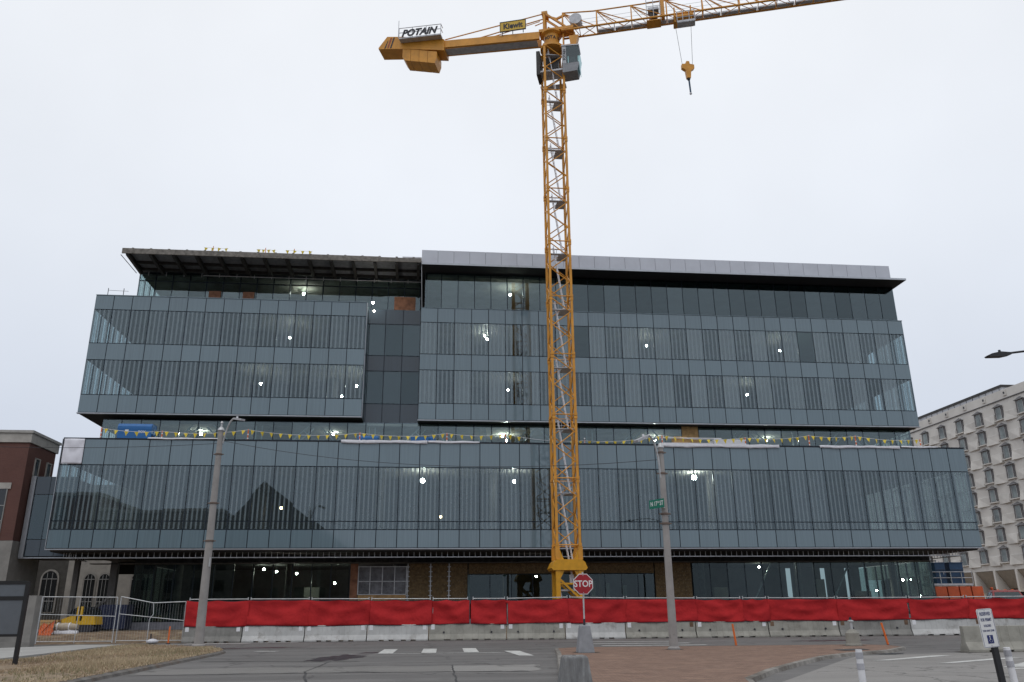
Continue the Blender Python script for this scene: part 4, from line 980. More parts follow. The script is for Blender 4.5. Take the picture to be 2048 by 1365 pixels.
lot = sheet('parking_lot', [(5.0,4),(60,4),(60,31.2),(20.0,30.4),(15.5,29.6),(13.9,27.6),(8.0,19.2)], 0.006, lot_m)
sp_ = MB(); sp_.add([(-90,54.2,0),(140,54.2,0),(140,58,PADZ-0.02),(-90,58,PADZ-0.02),(140,250,PADZ-0.02),(-90,250,PADZ-0.02)],[(0,1,2,3),(3,2,4,5)])
struct(sp_.build('site_ground', dirt_m))
paint_m = M('road_paint', (0.55,0.55,0.53), 0.7, amt=0.15, scale=3, dirt=((0.16,0.155,0.15),4.0,0.53))
def stripe(poly, z=0.010, parent=road): sheet('painted_stripe', poly, z, paint_m, parent)
for x0 in (-1.85,-0.05,1.75,3.3): stripe([(x0,36.6),(x0+0.62,36.5),(x0+0.72,40.6),(x0+0.1,40.7)] if x0 < 3 else [(x0+0.4,33.2),(x0+0.95,33.0),(x0+0.85,37.2),(x0+0.2,37.4)])
stripe([(-3.0,36.15),(3.4,35.9),(3.4,36.15),(-3.0,36.4)])
for y0 in (38.9,41.0,43.6,46.4): stripe([(8.6,y0),(13.6,y0-0.6),(13.6,y0-0.1),(8.6,y0+0.5)])
stripe([(12.5,35.9),(15.8,35.7),(15.8,36.0),(12.5,36.2)])
for x0,y0 in ((-20.5,49.7),(-16.5,51.0),(-13.8,51.8)): stripe([(x0,y0),(x0+6.5,y0+0.1),(x0+6.7,y0+0.55),(x0+0.2,y0+0.45)])
stripe([(-20.3,48.9),(-18.6,49.2),(-19.0,49.9),(-20.7,49.6)]); stripe([(-7.6,40.2),(-6.6,39.9),(-6.4,40.3),(-7.4,40.6)])
for pts in ([(14.3,26.6),(15.0,26.7),(18.6,28.9),(17.7,28.9)],[(15.4,24.9),(16.1,25.0),(19.8,27.0),(18.9,27.0)],[(16.1,22.9),(16.8,22.9),(19.2,24.9),(18.3,24.9)]): stripe(pts, 0.014, lot)
stripe([(15.8,22.2),(16.9,22.2),(17.0,22.5),(15.9,22.5)],0.014,lot)
patch_m = asphalt_mat('worn_concrete_patch', (0.185,0.178,0.17), 1.2, 0.75)
def rough(pts, z, mt, name, amp=0.12):
    P = []
    for (a,b),(c,d) in zip(pts, pts[1:]+pts[:1]):
        for k in range(8): u = k/8; P.append((a+(c-a)*u+rr_.uniform(-amp,amp)*0.4, b+(d-b)*u+rr_.uniform(-amp,amp)))
    sheet(name, P, z, mt, road)
rr_ = random.Random(11)
rough([(-8.2,25.6),(-2.0,25.4),(3.3,24.9),(3.6,27.4),(-2.0,28.2),(-8.2,28.4)], 0.0035, patch_m, 'road_patch', 0.35)
rough([(0.9,25.0),(3.4,24.8),(3.6,27.6),(0.9,27.8)], 0.0052, asphalt_mat('pale_patch',(0.24,0.232,0.222),1.15,0.8), 'road_patch', 0.2)
tar = M('tar_seam',(0.05,0.049,0.05),0.6,amt=0.3)
for pts in ([(-8.2,25.45),(-3,25.3),(0.5,24.95),(3.4,24.5)],[(0.82,20),(0.85,24),(0.95,28.5)],[(-2.6,20),(-3.4,26),(-3.2,32)],[(-8,32.5),(-4,31.2),(-2,30.9)]):
    L_ = []
    for (a,b),(c,d) in zip(pts,pts[1:]):
        for k in range(8): u = k/8; L_.append((a+(c-a)*u+rr_.uniform(-0.03,0.03),b+(d-b)*u+rr_.uniform(-0.09,0.09)))
    sheet('tar_seam', [(x,y) for x,y in L_]+[(x+0.05,y+0.10) for x,y in reversed(L_)], 0.0065, tar, road)
stain_m = M('damp_asphalt', (0.028,0.028,0.034), 0.35, amt=0.3)
rn = random.Random(3)
def blob(cx,cy,rx,ry,rot,z=0.005,n=26,mt=stain_m):
    P = []
    for i in range(n):
        a = 2*math.pi*i/n; k = 1+rn.uniform(-0.32,0.3); x, y = rx*k*math.cos(a), ry*k*math.sin(a)
        P.append((cx+x*math.cos(rot)-y*math.sin(rot), cy+x*math.sin(rot)+y*math.cos(rot)))
    sheet('damp_stain', P, z, mt, road)
blob(-3.15,33.5,0.85,2.0,-0.25); blob(-2.6,36.4,0.45,1.6,-0.35,0.0055); blob(-8.2,44.6,2.0,0.6,0.1); blob(21.5,44,2.2,0.7,0)
blob(17.0,30.6,0.55,0.45,0,0.012)
rust = M('rust_stain',(0.16,0.10,0.065),0.9,amt=0.3)
# brick island
pav_m = brick_mat('brick_pavers', (0.20,0.115,0.085), (0.27,0.165,0.125), (0.15,0.12,0.10))
def paver_mat():
    mt, nt, out = nodes_of('island_pavers'); tc = nt.nodes.new('ShaderNodeTexCoord')
    mp = nt.nodes.new('ShaderNodeMapping'); mp.inputs['Rotation'].default_value = (0,0,0.12); nt.links.new(tc.outputs['Object'], mp.inputs[0])
    br = nt.nodes.new('ShaderNodeTexBrick'); br.inputs['Scale'].default_value = 1.0
    br.inputs['Color1'].default_value = (0.16,0.095,0.068,1); br.inputs['Color2'].default_value = (0.31,0.195,0.142,1); br.inputs['Mortar'].default_value = (0.12,0.09,0.075,1)
    br.inputs['Mortar Size'].default_value = 0.012; br.inputs['Brick Width'].default_value = 0.21; br.inputs['Row Height'].default_value = 0.105
    nt.links.new(mp.outputs[0], br.inputs['Vector'])
    n1 = noise(nt, tc.outputs['Object'], 0.5, 5, 0.65); n2 = noise(nt, tc.outputs['Object'], 3.0, 5, 0.7)
    c = mixc(nt, ramp(nt, n1, [(0.35,(0,0,0)),(0.7,(0.75,)*3)]), br.outputs['Color'], (0.17,0.105,0.08))
    c = mixc(nt, ramp(nt, n2, [(0.55,(0,0,0)),(0.75,(0.6,)*3)]), c, (0.30,0.22,0.18))
    mp2 = nt.nodes.new('ShaderNodeMapping'); mp2.inputs['Scale'].default_value = (0.9,5.0,1); nt.links.new(mp.outputs[0], mp2.inputs[0])
    n3 = noise(nt, mp2.outputs[0], 1.0, 6, 0.75)
    c = mixc(nt, ramp(nt, n3, [(0.50,(0,0,0)),(0.66,(0.85,)*3)]), c, (0.33,0.215,0.155))
    c = mixc(nt, ramp(nt, n3, [(0.30,(0.8,)*3),(0.44,(0,0,0))]), c, (0.115,0.07,0.055))
    principled(nt, out, c, 0.85, 0, 0.3, bump(nt, br.outputs['Fac'], -0.5, 0.01)); return mt
paver = paver_mat()
isl = [(3.0,15.5),(6.6,16.4),(7.55,19.5),(9.2,22.2),(11.2,25.0),(13.4,27.9),(15.2,29.6),(17.6,31.2),(19.6,33.6),(19.9,35.4),(19.0,36.4),(14.0,36.9),(9.0,37.4),(6.6,37.6),(5.6,36.8),(5.1,33.0),(4.2,27.0),(3.3,21.0)]
def inset(poly, d):
    cx = sum(p[0] for p in poly)/len(poly); cy_ = sum(p[1] for p in poly)/len(poly); n = len(poly); P = []
    for i in range(n):
        a, b_, c = Vector(poly[i-1]), Vector(poly[i]), Vector(poly[(i+1)%n])
        n1 = Vector((-(b_-a).y,(b_-a).x)).normalized(); n2 = Vector((-(c-b_).y,(c-b_).x)).normalized()
        nn = (n1+n2).normalized(); P.append(tuple(b_+nn*d))
    return P
isl_i = inset(isl, 0.18)
kb_ = MB(); n = len(isl)
kb_.add([(x,y,0.0) for x,y in isl]+[(x,y,0.10) for x,y in inset(isl,0.03)]+[(x,y,0.115) for x,y in isl_i],
        [(i,(i+1)%n,n+(i+1)%n,n+i) for i in range(n)]+[(n+i,n+(i+1)%n,2*n+(i+1)%n,2*n+i) for i in range(n)])
kerb = struct(kb_.build('island_kerb', kerb_m))
struct(sheet('brick_paving', isl_i, 0.112, paver))
sheet('ramp_plate', [(15.6,30.9),(16.9,31.4),(16.9,32.2),(15.6,31.8)], 0.125, M('iron_grate',(0.05,0.05,0.055),0.6), bpy.data.objects['brick_paving'])
# grass verge with kerb and footpath
vg = [(-8.4,4),(-8.4,37.2),(-8.55,39.2),(-9.1,40.8),(-10.2,43.0),(-12.2,45.6),(-14.2,47.4),(-15.6,48.3),(-15.4,44.0),(-15.1,39),(-15.0,33),(-14.8,24),(-14.7,4)]
vgi = inset(vg, 0.16); n = len(vg)
kb_ = MB().add([(x,y,0.0) for x,y in vg]+[(x,y,0.075) for x,y in inset(vg,0.03)]+[(x,y,0.125) for x,y in vgi],
        [(i,(i+1)%n,n+(i+1)%n,n+i) for i in range(n)]+[(n+i,n+(i+1)%n,2*n+(i+1)%n,2*n+i) for i in range(n)])
struct(kb_.build('verge_kerb', kerb_d)); struct(sheet('grass_verge', vgi, 0.13, soil_m))
struct(MB().prism([(-15.62,4),(-15.5,24),(-15.65,33),(-15.75,39),(-16.0,44),(-16.0,48.6),(-18.4,48.8),(-21.3,45.0),(-21.5,38),(-20.5,30),(-19.5,4)][::1],0.0,0.125).build('footpath', walk_m))
struct(sheet('far_verge', [(-60,20),(-21.6,20),(-21.7,38),(-21.6,46.5),(-60,46.5)], 0.10, soil_m))
# dry grass blades
gm = []
for i,c in enumerate(((0.47,0.38,0.255),(0.36,0.27,0.175),(0.25,0.225,0.13))): gm.append(M('grass_%d'%i, c, 0.9, amt=0.2, scale=8))
from mathutils.geometry import intersect_point_tri_2d
def inside(p, poly):
    x,y = p; r = False; j = len(poly)-1
    for i in range(len(poly)):
        if (poly[i][1] > y) != (poly[j][1] > y) and x < (poly[j][0]-poly[i][0])*(y-poly[i][1])/(poly[j][1]-poly[i][1])+poly[i][0]: r = not r
        j = i
    return r
vgg = inset(vg, 0.10)
from mathutils import noise as mnoise
for gi in range(3):
    b = MB(); cnt = 0; rg_ = random.Random(40+gi)
    while cnt < (22000,14000,7000)[gi]:
        x = rg_.uniform(-15.4,-8.4); y = rg_.uniform(18,48.4)
        if not inside((x,y), vgg): continue
        cnt += 1
        d = mnoise.noise(Vector((x*0.35,y*0.22,gi*3.1)))
        if d < (-0.05,-0.2,0.08)[gi]: continue
        h = rg_.uniform(0.025,0.085)*(1+1.1*d); a = rg_.uniform(0,6.28); w = rg_.uniform(0.006,0.014)*1.4; l = rg_.uniform(0.01,0.07)
        dx, dy = math.cos(a)*w, math.sin(a)*w; ex, ey = rg_.uniform(-l,l), rg_.uniform(-l,l)
        b.v += [(x-dx,y-dy,0.125),(x+dx,y+dy,0.125),(x+ex,y+ey,0.13+h)]; k = len(b.v); b.f.append((k-3,k-2,k-1))
    me = bpy.data.meshes.new('dry_grass'); me.from_pydata(b.v,[],b.f); me.materials.append(gm[gi])
    o = bpy.data.objects.new('dry_grass', me); COL.objects.link(o); o['kind'] = 'stuff'
    tag(o, ('straw coloured dry grass on the verge','brown dry grass on the verge','greenish dry grass on the verge')[gi], 'grass')

# ================================================================== barriers and red fence
conc = M('barrier_concrete', (0.31,0.30,0.265), 0.9, amt=0.16, scale=1.6, bmp=0.2, dirt=((0.19,0.175,0.15),1.2,0.56))
conc_w = M('barrier_whitewash', (0.48,0.48,0.47), 0.85, amt=0.12, scale=1.2, bmp=0.15, dirt=((0.26,0.245,0.225),1.4,0.54))
conc_g = M('barrier_grey', (0.24,0.235,0.22), 0.9, amt=0.18, scale=1.4, bmp=0.2, dirt=((0.15,0.14,0.125),1.3,0.55))
SLOPE = math.atan(-0.0821)
def by(x): return 52.85-0.0821*x
def barrier(x0, x1, mt, label, y=None, rz=SLOPE, holes=True, plates=True, ht_=0.93):
    L = (x1-x0)/math.cos(rz)-0.06; xm = (x0+x1)/2; ym = by(xm) if y is None else y
    t = thing('jersey_barrier', label, 'barrier', (xm,ym,0), rz, 'jersey barriers along the site')
    b = MB(); prof = lambda zb: [(-0.30,zb),(0.30,zb),(0.30,0.09),(0.145,0.36),(0.10,ht_),(-0.10,ht_),(-0.145,0.36),(-0.30,0.09)]
    xs = [-L/2,-L*0.30,-L*0.22,-L*0.14,-L*0.06, L*0.06,L*0.14,L*0.22,L*0.30,L/2]
    for i in range(len(xs)-1):
        slot = i in (1,3,5,7)
        b.prism_x(prof(0.065 if slot else 0.0), xs[i], xs[i+1])
    o = b.build('body', mt, t, local=True)
    bv = o.modifiers.new('bevel','BEVEL'); bv.width = 0.012; bv.segments = 1; bv.limit_method = 'ANGLE'
    if plates:
        for s in (-1,1):
            if rn.random() < 0.85: MB().box(s*(L/2-0.22)-0.11,s*(L/2-0.22)+0.11,-0.128,-0.116,ht_-0.30,ht_-0.03).build('joint_plate', white_p if rn.random() < 0.75 else rust, t, local=True)
    if holes:
        for s in (-0.62,0.62): MB().tube((s*L/2,-0.19,0.46),(s*L/2,-0.131,0.46),0.055,0.055,12).build('drain_hole', ink, t, local=True)
    return t
JX = [-14.4,-10.84,-7.1,-3.36,0.36,5.07,8.63,12.3,16.6,21.06,25.4,29.84,34.3,38.0,41.7]
kinds = 'gwwwccwcccgwwg'
FB = ['grey jersey barrier ending the row beside the wire fence','whitewashed jersey barrier next to the grey end barrier','whitewashed jersey barrier below the dark glazing between two other white ones',
 'whitewashed jersey barrier below the plastic covered window','long tan jersey barrier below the brown sheathed wall','tan jersey barrier in front of the crane base','whitewashed jersey barrier behind the stop sign pedestal',
 'tan jersey barrier with drain holes behind the lamp post on the island','tan jersey barrier with drain holes behind an upright orange delineator','tan jersey barrier with drain holes between the orange delineator and squat bollard',
 'grey jersey barrier behind the squat bollard and leaning delineator','whitewashed jersey barrier next to the grey one behind the bollard','whitewashed jersey barrier behind the permit sign','grey jersey barrier ending the row past the permit sign']
FP = ['red screened fence panel ending the row beside the bent wire fence','red screened fence panel just past the lamp post on the verge','red screened fence panel before the dark glazing with lit lamps','red screened fence panel below the plastic covered window',
 'red screened fence panel below the brown sheathed wall with brackets','narrow red screened fence panel beside the slim teal post','red screened fence panel in front of the crane base','red screened fence panel behind the stop sign',
 'red screened fence panel behind the lamp post on the brick island','red screened fence panel with the upright orange delineator below it','very short red screened fence panel between two seams','red screened fence panel above the squat bollard',
 'red screened fence panel with a slit at its end above the leaning delineator','red screened fence panel before the orange plastic barriers','red screened fence panel in front of the red pickup truck','red screened fence panel ending the row past the red pickup']
lab = {'w':'whitewashed concrete jersey barrier under the red fence','c':'bare tan concrete jersey barrier under the red fence','g':'weathered grey concrete jersey barrier under the red fence'}
for i, k in enumerate(kinds):
    lb = FB[i]
    barrier(JX[i], JX[i+1], {'w':conc_w,'c':conc,'g':conc_g}[k], lb, holes=(k == 'c' or i in (9,10)))
    bpy.data.objects  # keep order
barrier(20.35,24.4,conc,'lone concrete jersey barrier in the parking lot behind the permit sign', y=30.9, rz=R(-2), holes=False, plates=False)
def red_mat():
    mt, nt, out = nodes_of('red_windscreen'); vec = coords(nt)
    n1 = noise(nt, vec, 1.1, 4, 0.6); mp = nt.nodes.new('ShaderNodeMapping'); mp.inputs['Scale'].default_value = (60,60,60); nt.links.new(vec, mp.inputs[0])
    c = ramp(nt, n1, [(0.3,(0.36,0.020,0.024)),(0.7,(0.48,0.028,0.030))])
    principled(nt, out, c, 0.8, 0, 0.12, bump(nt, noise(nt, vec, 1.6, 4, 0.55), 0.8, 0.12)); return mt
red_m = red_mat()
def fence_panel(x0, x1, seed, zl, zr, slit=None):
    rd = random.Random(seed); xm = (x0+x1)/2; L = (x1-x0)/math.cos(SLOPE)
    t = thing('fence_panel', FP[seed-100], 'fence', (xm,by(xm),0.93), SLOPE, 'red fence panels along the site')
    zt = lambda x: zl+(zr-zl)*(x/L+0.5)-0.93
    MB().tube((-L/2+0.04,0.03,zt(-L/2)+0.03),(L/2-0.04,0.03,zt(L/2)+0.03),0.028,0.028,8).build('top_rail', galv, t, local=True)
    for s in (-1,1): MB().tube((s*(L/2-0.06),0.03,0.0),(s*(L/2-0.06),0.03,zt(s*L/2)+0.14),0.03,0.03,8).build('post', galv, t, local=True)
    nx, nz = 48, 14; V = []; F = []
    ph = [rd.uniform(0,6.28) for _ in range(6)]; sg = rd.uniform(0.04,0.14); fx = rd.choice((1.0,1.6,2.2)); am = rd.uniform(0.05,0.11)
    for i in range(nx+1):
        u = i/nx; x = -L/2-0.07+(L+0.13)*u
        top = zt(x)-0.02-sg*abs(math.sin(math.pi*u*2+ph[0]*0.1))*0.7
        bot = -0.02+0.03*math.sin(3*u+ph[1])
        for j in range(nz+1):
            v = j/nz; z = bot+(top-bot)*v
            y = -0.10+am*math.sin(fx*3*u*L/2+4*(v-0.5)*math.cos(5*u+ph[2])+ph[3])*(0.4+math.sin(math.pi*v))*0.6+0.018*math.sin(9*u+7*v+ph[4])-0.05*math.sin(math.pi*v)*math.sin(math.pi*u*2+ph[5])*0.6
            y += -0.05*abs(math.sin(2.2*math.pi*(v-0.35*(2*u-1)**2)+ph[1]))**3*math.sin(math.pi*u)
            V.append((x,y,z))
    for i in range(nx):
        u = (i+0.5)/nx
        for j in range(nz):
            if slit and slit[0] < u < slit[1] and (slit[2] <= (j+0.5)/nz <= slit[3]): continue
            a = i*(nz+1)+j; F.append((a,a+nz+1,a+nz+2,a+1))
    o = MB().add(V,F).build('windscreen', red_m, t, True, True); o.modifiers.new('thick','SOLIDIFY').thickness = 0.006
    hem = MB(); 
    for jj in (0,nz): hem.path([(V[i*(nz+1)+jj][0],V[i*(nz+1)+jj][1]-0.006,V[i*(nz+1)+jj][2]) for i in range(0,nx+1,4)],0.014,4)
    hem.build('hem', ink, t, local=True)
FX = [-14.3,-10.6,-6.9,-3.25,0.5,2.95,5.05,8.9,12.4,16.75,19.6,21.2,25.5,30.0,33.6,37.6,41.6]
zz = [2.47,2.46,2.44,2.41,2.38,2.37,2.36,2.40,2.32,2.28,2.26,2.25,2.22,2.2,2.2,2.2,2.2]
for i in range(len(FX)-1):
    fence_panel(FX[i]+0.02, FX[i+1]-0.03-(0.17 if i == 4 else 0), 100+i, zz[i], zz[i+1], {3:(0.0,0.03,0,0.7),6:(0,0.035,0,0.85),12:(0.96,1,0.1,0.8)}.get(i))
grime_shade = M('road_grime_shade',(0.075,0.062,0.052),0.95,amt=0.4,scale=2)  # dirt tone that doubles as painted contact shade
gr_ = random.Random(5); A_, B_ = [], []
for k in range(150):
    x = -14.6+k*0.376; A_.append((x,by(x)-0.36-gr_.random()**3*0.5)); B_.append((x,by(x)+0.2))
sheet('grime_shade_strip', A_+B_[::-1], 0.004, grime_shade, road)  # dirt with contact shade painted along the barrier feet
# ---- temporary wire fence panels at the left
def wire_panel(x0,x1,y,z0,zt0,zt1,label,bent=False):
    t = thing('wire_fence_panel', label, 'fence', ((x0+x1)/2,y,z0), 0, 'temporary wire fence panels')
    mid = ((x0+x1)/2, y, (zt0+zt1)/2-(0.22 if bent else 0))
    MB().path([(x0,y,zt0),mid,(x1,y,zt1)],0.028,8).build('top_rail', galv, t)
    MB().path([(x0,y,zt0-1.0),(x1,y,zt1-1.1)],0.022,8).build('mid_rail', galv, t)
    MB().path([(x0,y,z0+0.12),(x1,y,z0+0.1)],0.022,8).build('bottom_rail', galv, t)
    for x,z in ((x0,zt0),(x1,zt1)): MB().tube((x,y,z0),(x,y,z),0.03,0.03,8).build('post', galv, t)
    if bent: MB().path([mid,(mid[0]+0.08,y,mid[2]-0.65),(mid[0]-0.12,y,mid[2]-0.95),(mid[0]-0.12,y,z0)],0.025,8).build('post', galv, t)
    else: MB().path([mid,(mid[0],y,z0)],0.022,8).build('post', galv, t)
    wires = MB(); n = int((x1-x0)/0.16)
    for i in range(n):
        x = x0+(x1-x0)*(i+0.5)/n; wires.bar((x,y,z0+0.12),(x,y,zt0+(zt1-zt0)*i/n-(0.2 if bent else 0.02)),0.006)
    o = wires.build('wire_mesh', galv, t); o['kind'] = 'stuff'
wire_panel(-22.9,-18.55,54.3,0.05,2.72,2.66,'upright wire fence panel before the orange netting')
wire_panel(-18.35,-14.5,54.3,0.05,2.70,2.38,'bent wire fence panel sagging beside the red fence',True)
wire_panel(-26.0,-23.05,54.6,0.05,2.72,2.72,'wire fence panel standing by the stone pier')
t = thing('sand_bag', 'grey sandbag weighing down the bent fence foot', 'sandbag', (-16.1,53.9,0)); MB().lathe([(0.1,0),(0.34,0.06),(0.36,0.14),(0.2,0.24),(0.05,0.27)],(-16.1,53.9,0),12).build('bag', plastic_w, t, smooth=True); MB().tube((-16.2,53.9,0.25),(-16.22,53.9,0.55),0.04).build('neck', ink, t)
# ---- pier and low wall
t = thing('stone_pier', 'concrete gate pier with low wall behind the notice board', 'pier', (-21.7,50,0))
wst = MATS['weathered_stone']
MB().box(-22.0,-21.3,49.7,50.4,0,2.7).build('pier', wst, t); MB().box(-30,-22.02,49.8,50.3,0,0.75).build('low_wall', wst, t); MB().box(-30,-21.2,49.55,49.69,0,0.3).build('plinth', wst, t)
# ---- compact yellow machine and bundles
t = thing('compact_loader', 'yellow compact loader with dark glass cab parked on the dirt', 'loader', (-22.6,60.2,PADZ))
cy0, cy1 = 59.6, 61.0
MB().prism_y([(-23.7,1.05),(-23.75,1.4),(-23.2,1.6),(-21.7,1.6),(-21.6,1.05)],cy0,cy1).build('body', M('machine_yellow',(0.60,0.36,0.02),0.45,amt=0.12), t)
MB().prism_y([(-23.55,1.61),(-23.2,2.0),(-22.8,2.18),(-22.1,2.18),(-21.75,1.95),(-21.7,1.61)],cy0+0.08,cy1-0.08).build('cab_glass', darkglass, t)
MB().box(-22.85,-22.72,cy0,cy0+0.1,1.3,2.2).build('pillar', MATS['machine_yellow'], t); MB().box(-22.62,-22.48,cy0,cy0+0.1,1.3,2.2).build('pillar', MATS['machine_yellow'], t)
for yy in (cy0-0.1,cy1-0.25):
    MB().prism_y([(-23.5,0.6),(-23.75,0.8),(-23.5,1.04),(-21.8,1.04),(-21.55,0.8),(-21.8,0.6)],yy,yy+0.35).build('track', ink, t)
MB().bar((-22.0,60.3,2.1),(-21.0,60.3,2.9),0.16).build('boom', steel_dark, t)
t = thing('skip_container', 'navy blue site container behind the yellow loader', 'container', (-21.5,64.5,PADZ)); 
MB().box(-23.2,-21.2,64,65.6,PADZ+0.1,2.35).build('body', M('navy',(0.012,0.018,0.05),0.5), t)
for k in range(5): MB().box(-23.15+k*0.48,-23.05+k*0.48,63.94,63.998,PADZ+0.15,2.3).build('rib', MATS['navy'], t)
for x in (-23.0,-21.6): MB().box(x,x+0.25,64.1,65.5,PADZ,PADZ+0.1).build('skid', ink, t)
net = M('orange_netting',(0.62,0.14,0.05),0.7,amt=0.35,scale=9)
for k,(x0,x1,z,lb,mt) in enumerate(((-26.1,-24.5,0.62,'bundle wrapped in orange netting by the stone pier',net),(-24.9,-23.4,0.62,'bundle wrapped in orange netting before the loader',net),(-23.5,-21.95,0.55,'white plastic wrapped roll lying before the yellow loader',plastic_w),(-23.6,-22.0,0.95,'tan sack roll on the white wrapped roll',M('sackcloth',(0.42,0.36,0.28),0.9)))):
    t = thing('material_roll', lb, 'roll', ((x0+x1)/2,57.9,z-0.22)); b = MB(); n = 10
    prof = []
    for i in range(9):
        u = i/8; r = 0.24*(0.75+0.25*math.sin(math.pi*u))*(1+0.08*math.sin(9*u+k)); prof.append((x0+(x1-x0)*u, r))
    V = [(x,57.9+r*math.cos(2*math.pi*j/n),z+r*math.sin(2*math.pi*j/n)) for x,r in prof for j in range(n)]
    F = [(i*n+j,i*n+(j+1)%n,(i+1)*n+(j+1)%n,(i+1)*n+j) for i in range(8) for j in range(n)]+[tuple(range(n-1,-1,-1)),tuple(8*n+j for j in range(n))]
    b.add(V,F).build('roll', mt, t, True)
    for u in (0.25,0.7): MB().tube((x0+(x1-x0)*u-0.03,57.9,z),(x0+(x1-x0)*u+0.03,57.9,z),0.262,0.262,12).build('strap', white_p, t)
t = thing('orange_net', 'loose orange safety netting slumped between stakes', 'netting', (-23.6,57.3,0.45))
V = [(-24.1,57.3,0.45),(-23.3,57.2,0.45),(-23.2,57.3,1.35),(-23.55,57.25,1.1),(-23.9,57.35,1.2),(-24.05,57.3,1.0)]
o = MB().add(V,[(0,1,2,3),(0,3,4,5)]).build('net', net, t); o.modifiers.new('thick','SOLIDIFY').thickness = 0.03
for x,z in ((-24.15,1.5),(-23.2,1.45)): MB().tube((x,57.35,0.4),(x,57.35,z),0.025).build('stake', steel_dark, t)
t = thing('timber_stack', 'short stack of timber boards beside the netting', 'timber', (-25.0,60.5,PADZ))
for k in range(4): MB().box(-25.9+0.1*k,-24.2,60.2,60.5+0.1*k,PADZ+k*0.2,PADZ+0.17+k*0.2).build('board', plywood, t)
# ================================================================== lamp posts
pole_m = M('lamp_pole_concrete', (0.30,0.285,0.275), 0.75, amt=0.12, scale=1.3, dirt=((0.16,0.15,0.14),2.5,0.6))
def lamp_post(x, y, z0, h, rb, rt, arm, rings, label):
    t = thing('lamp_post', label, 'lamp post', (x,y,z0))
    MB().lathe([(rb*1.45,0),(rb*1.45,0.06),(rb*1.1,0.12),(rb,0.5),(rt,h)],(x,y,z0),18).build('pole', pole_m, t, smooth=True)
    MB().lathe([(rt*1.35,0),(rt*1.35,0.05),(rt*0.8,0.16),(0.05,0.22)],(x,y,z0+h),14).build('cap', galv, t, smooth=True)
    for z in rings:
        r = rb+(rt-rb)*z/h
        MB().lathe([(r*1.03,0),(r*1.25,0.01),(r*1.25,0.08),(r*1.03,0.09)],(x,y,z0+z),16).build('band', M('rusty_band',(0.16,0.12,0.10),0.7,0.3), t)
        for s in (-1,1): MB().tube((x+s*r*1.2,y,z0+z+0.045),(x+s*(r*1.2+0.09),y,z0+z+0.045),0.03,0.03,6).build('bolt', MATS['rusty_band'], t)
    a = MB().path([Vector(p) for p in arm], 0.045, 8).build('arm', galv, t, smooth=True)
    p, q = Vector(arm[-2]), Vector(arm[-1]); d = (q-p).normalized()
    MB().bar(q-d*0.05, q+d*0.62, 0.26, 0.10).build('lamp_head', M('lamp_head_grey',(0.4,0.4,0.42),0.5), t)
    MB().tube(q+d*0.1+Vector((0,0,0.05)), q+d*0.1+Vector((0,0,0.15)),0.05,0.05,8).build('photocell', white_p, t)
    return t
lx, ly = -10.93, 44.0
t = lamp_post(lx,ly,0.13,10.75,0.225,0.135,[(lx+0.15,ly-0.02,10.2),(lx+0.32,ly-0.15,10.9),(lx+0.5,ly-0.3,11.3),(lx+0.68,ly-0.45,11.45),(lx+0.85,ly-0.6,11.40)],(5.0,6.9,9.45),'tall grey street lamp post standing on the dry grass verge')
MB().lathe([(0.05,0),(0.05,0.2),(0.09,0.22),(0.03,0.32)],(lx,ly,11.08),10).build('sensor', galv, t)
MB().box(lx+0.12,lx+0.2,ly-0.2,ly-0.1,3.9,4.35).build('junction_box', galv, t)
lx2, ly2 = 10.02, 34.0
t = lamp_post(lx2,ly2,0.11,8.15,0.17,0.11,[(lx2-0.08,ly2-0.05,6.95),(lx2-0.16,ly2-0.1,7.8),(lx2-0.32,ly2-0.2,8.45),(lx2-0.55,ly2-0.35,8.75),(lx2-0.80,ly2-0.5,8.62)],(4.9,5.3,7.0,7.9),'grey street lamp post on the brick island carrying a street name sign')
sg_ = thing('street_name_sign', 'green street name sign fixed to the lamp post', 'sign', (lx2-0.15,ly2-0.2,5.65))
ang = R(-64); gs = M('sign_green',(0.0,0.16,0.10),0.45,amt=0.06)
ux, uy = math.cos(ang), math.sin(ang)
sc_ = Vector((lx2-0.36,ly2-0.10,5.86)); wv2 = 0.46; du = Vector((ux,uy,0))
def sgn_box(c, hw, hh, th, name, mt, parent):
    nn = Vector((uy,-ux,0))*th
    P = [c-du*hw-Vector((0,0,hh))-nn, c+du*hw-Vector((0,0,hh))-nn, c+du*hw-Vector((0,0,hh))+nn, c-du*hw-Vector((0,0,hh))+nn]
    P += [p+Vector((0,0,2*hh)) for p in P]
    return MB().add(P,[(3,2,1,0),(4,5,6,7),(0,1,5,4),(1,2,6,5),(2,3,7,6),(3,0,4,7)]).build(name, mt, parent)
sgn_box(sc_,wv2,0.185,0.006,'plate',gs,sg_)
nout = Vector((uy,-ux,0))
lettering('N 17', 0.26, white_p, sg_, sc_+nout*0.010-du*0.16, (math.pi/2,0,ang), extrude=0.002, bold=0.012, sx=0.8)
lettering('th', 0.13, white_p, sg_, sc_+nout*0.010+du*0.115+Vector((0,0,0.06)), (math.pi/2,0,ang), extrude=0.002, bold=0.012, sx=0.8)
lettering('ST', 0.26, white_p, sg_, sc_+nout*0.010+du*0.31, (math.pi/2,0,ang), extrude=0.002, bold=0.012, sx=0.8)
MB().bar((lx2-0.1,ly2-0.2,5.7),(lx2+0.02,ly2-0.05,5.7),0.05).build('bracket', galv, sg_)
t = thing('led_street_lamp', 'dark curved street lamp arm with flat head against the sky', 'lamp post', (27.4,30,0))
blk = M('lamp_black',(0.018,0.018,0.02),0.5)
MB().lathe([(0.14,0),(0.12,0.3),(0.08,11.3)],(27.4,30,0),14).build('pole', blk, t)
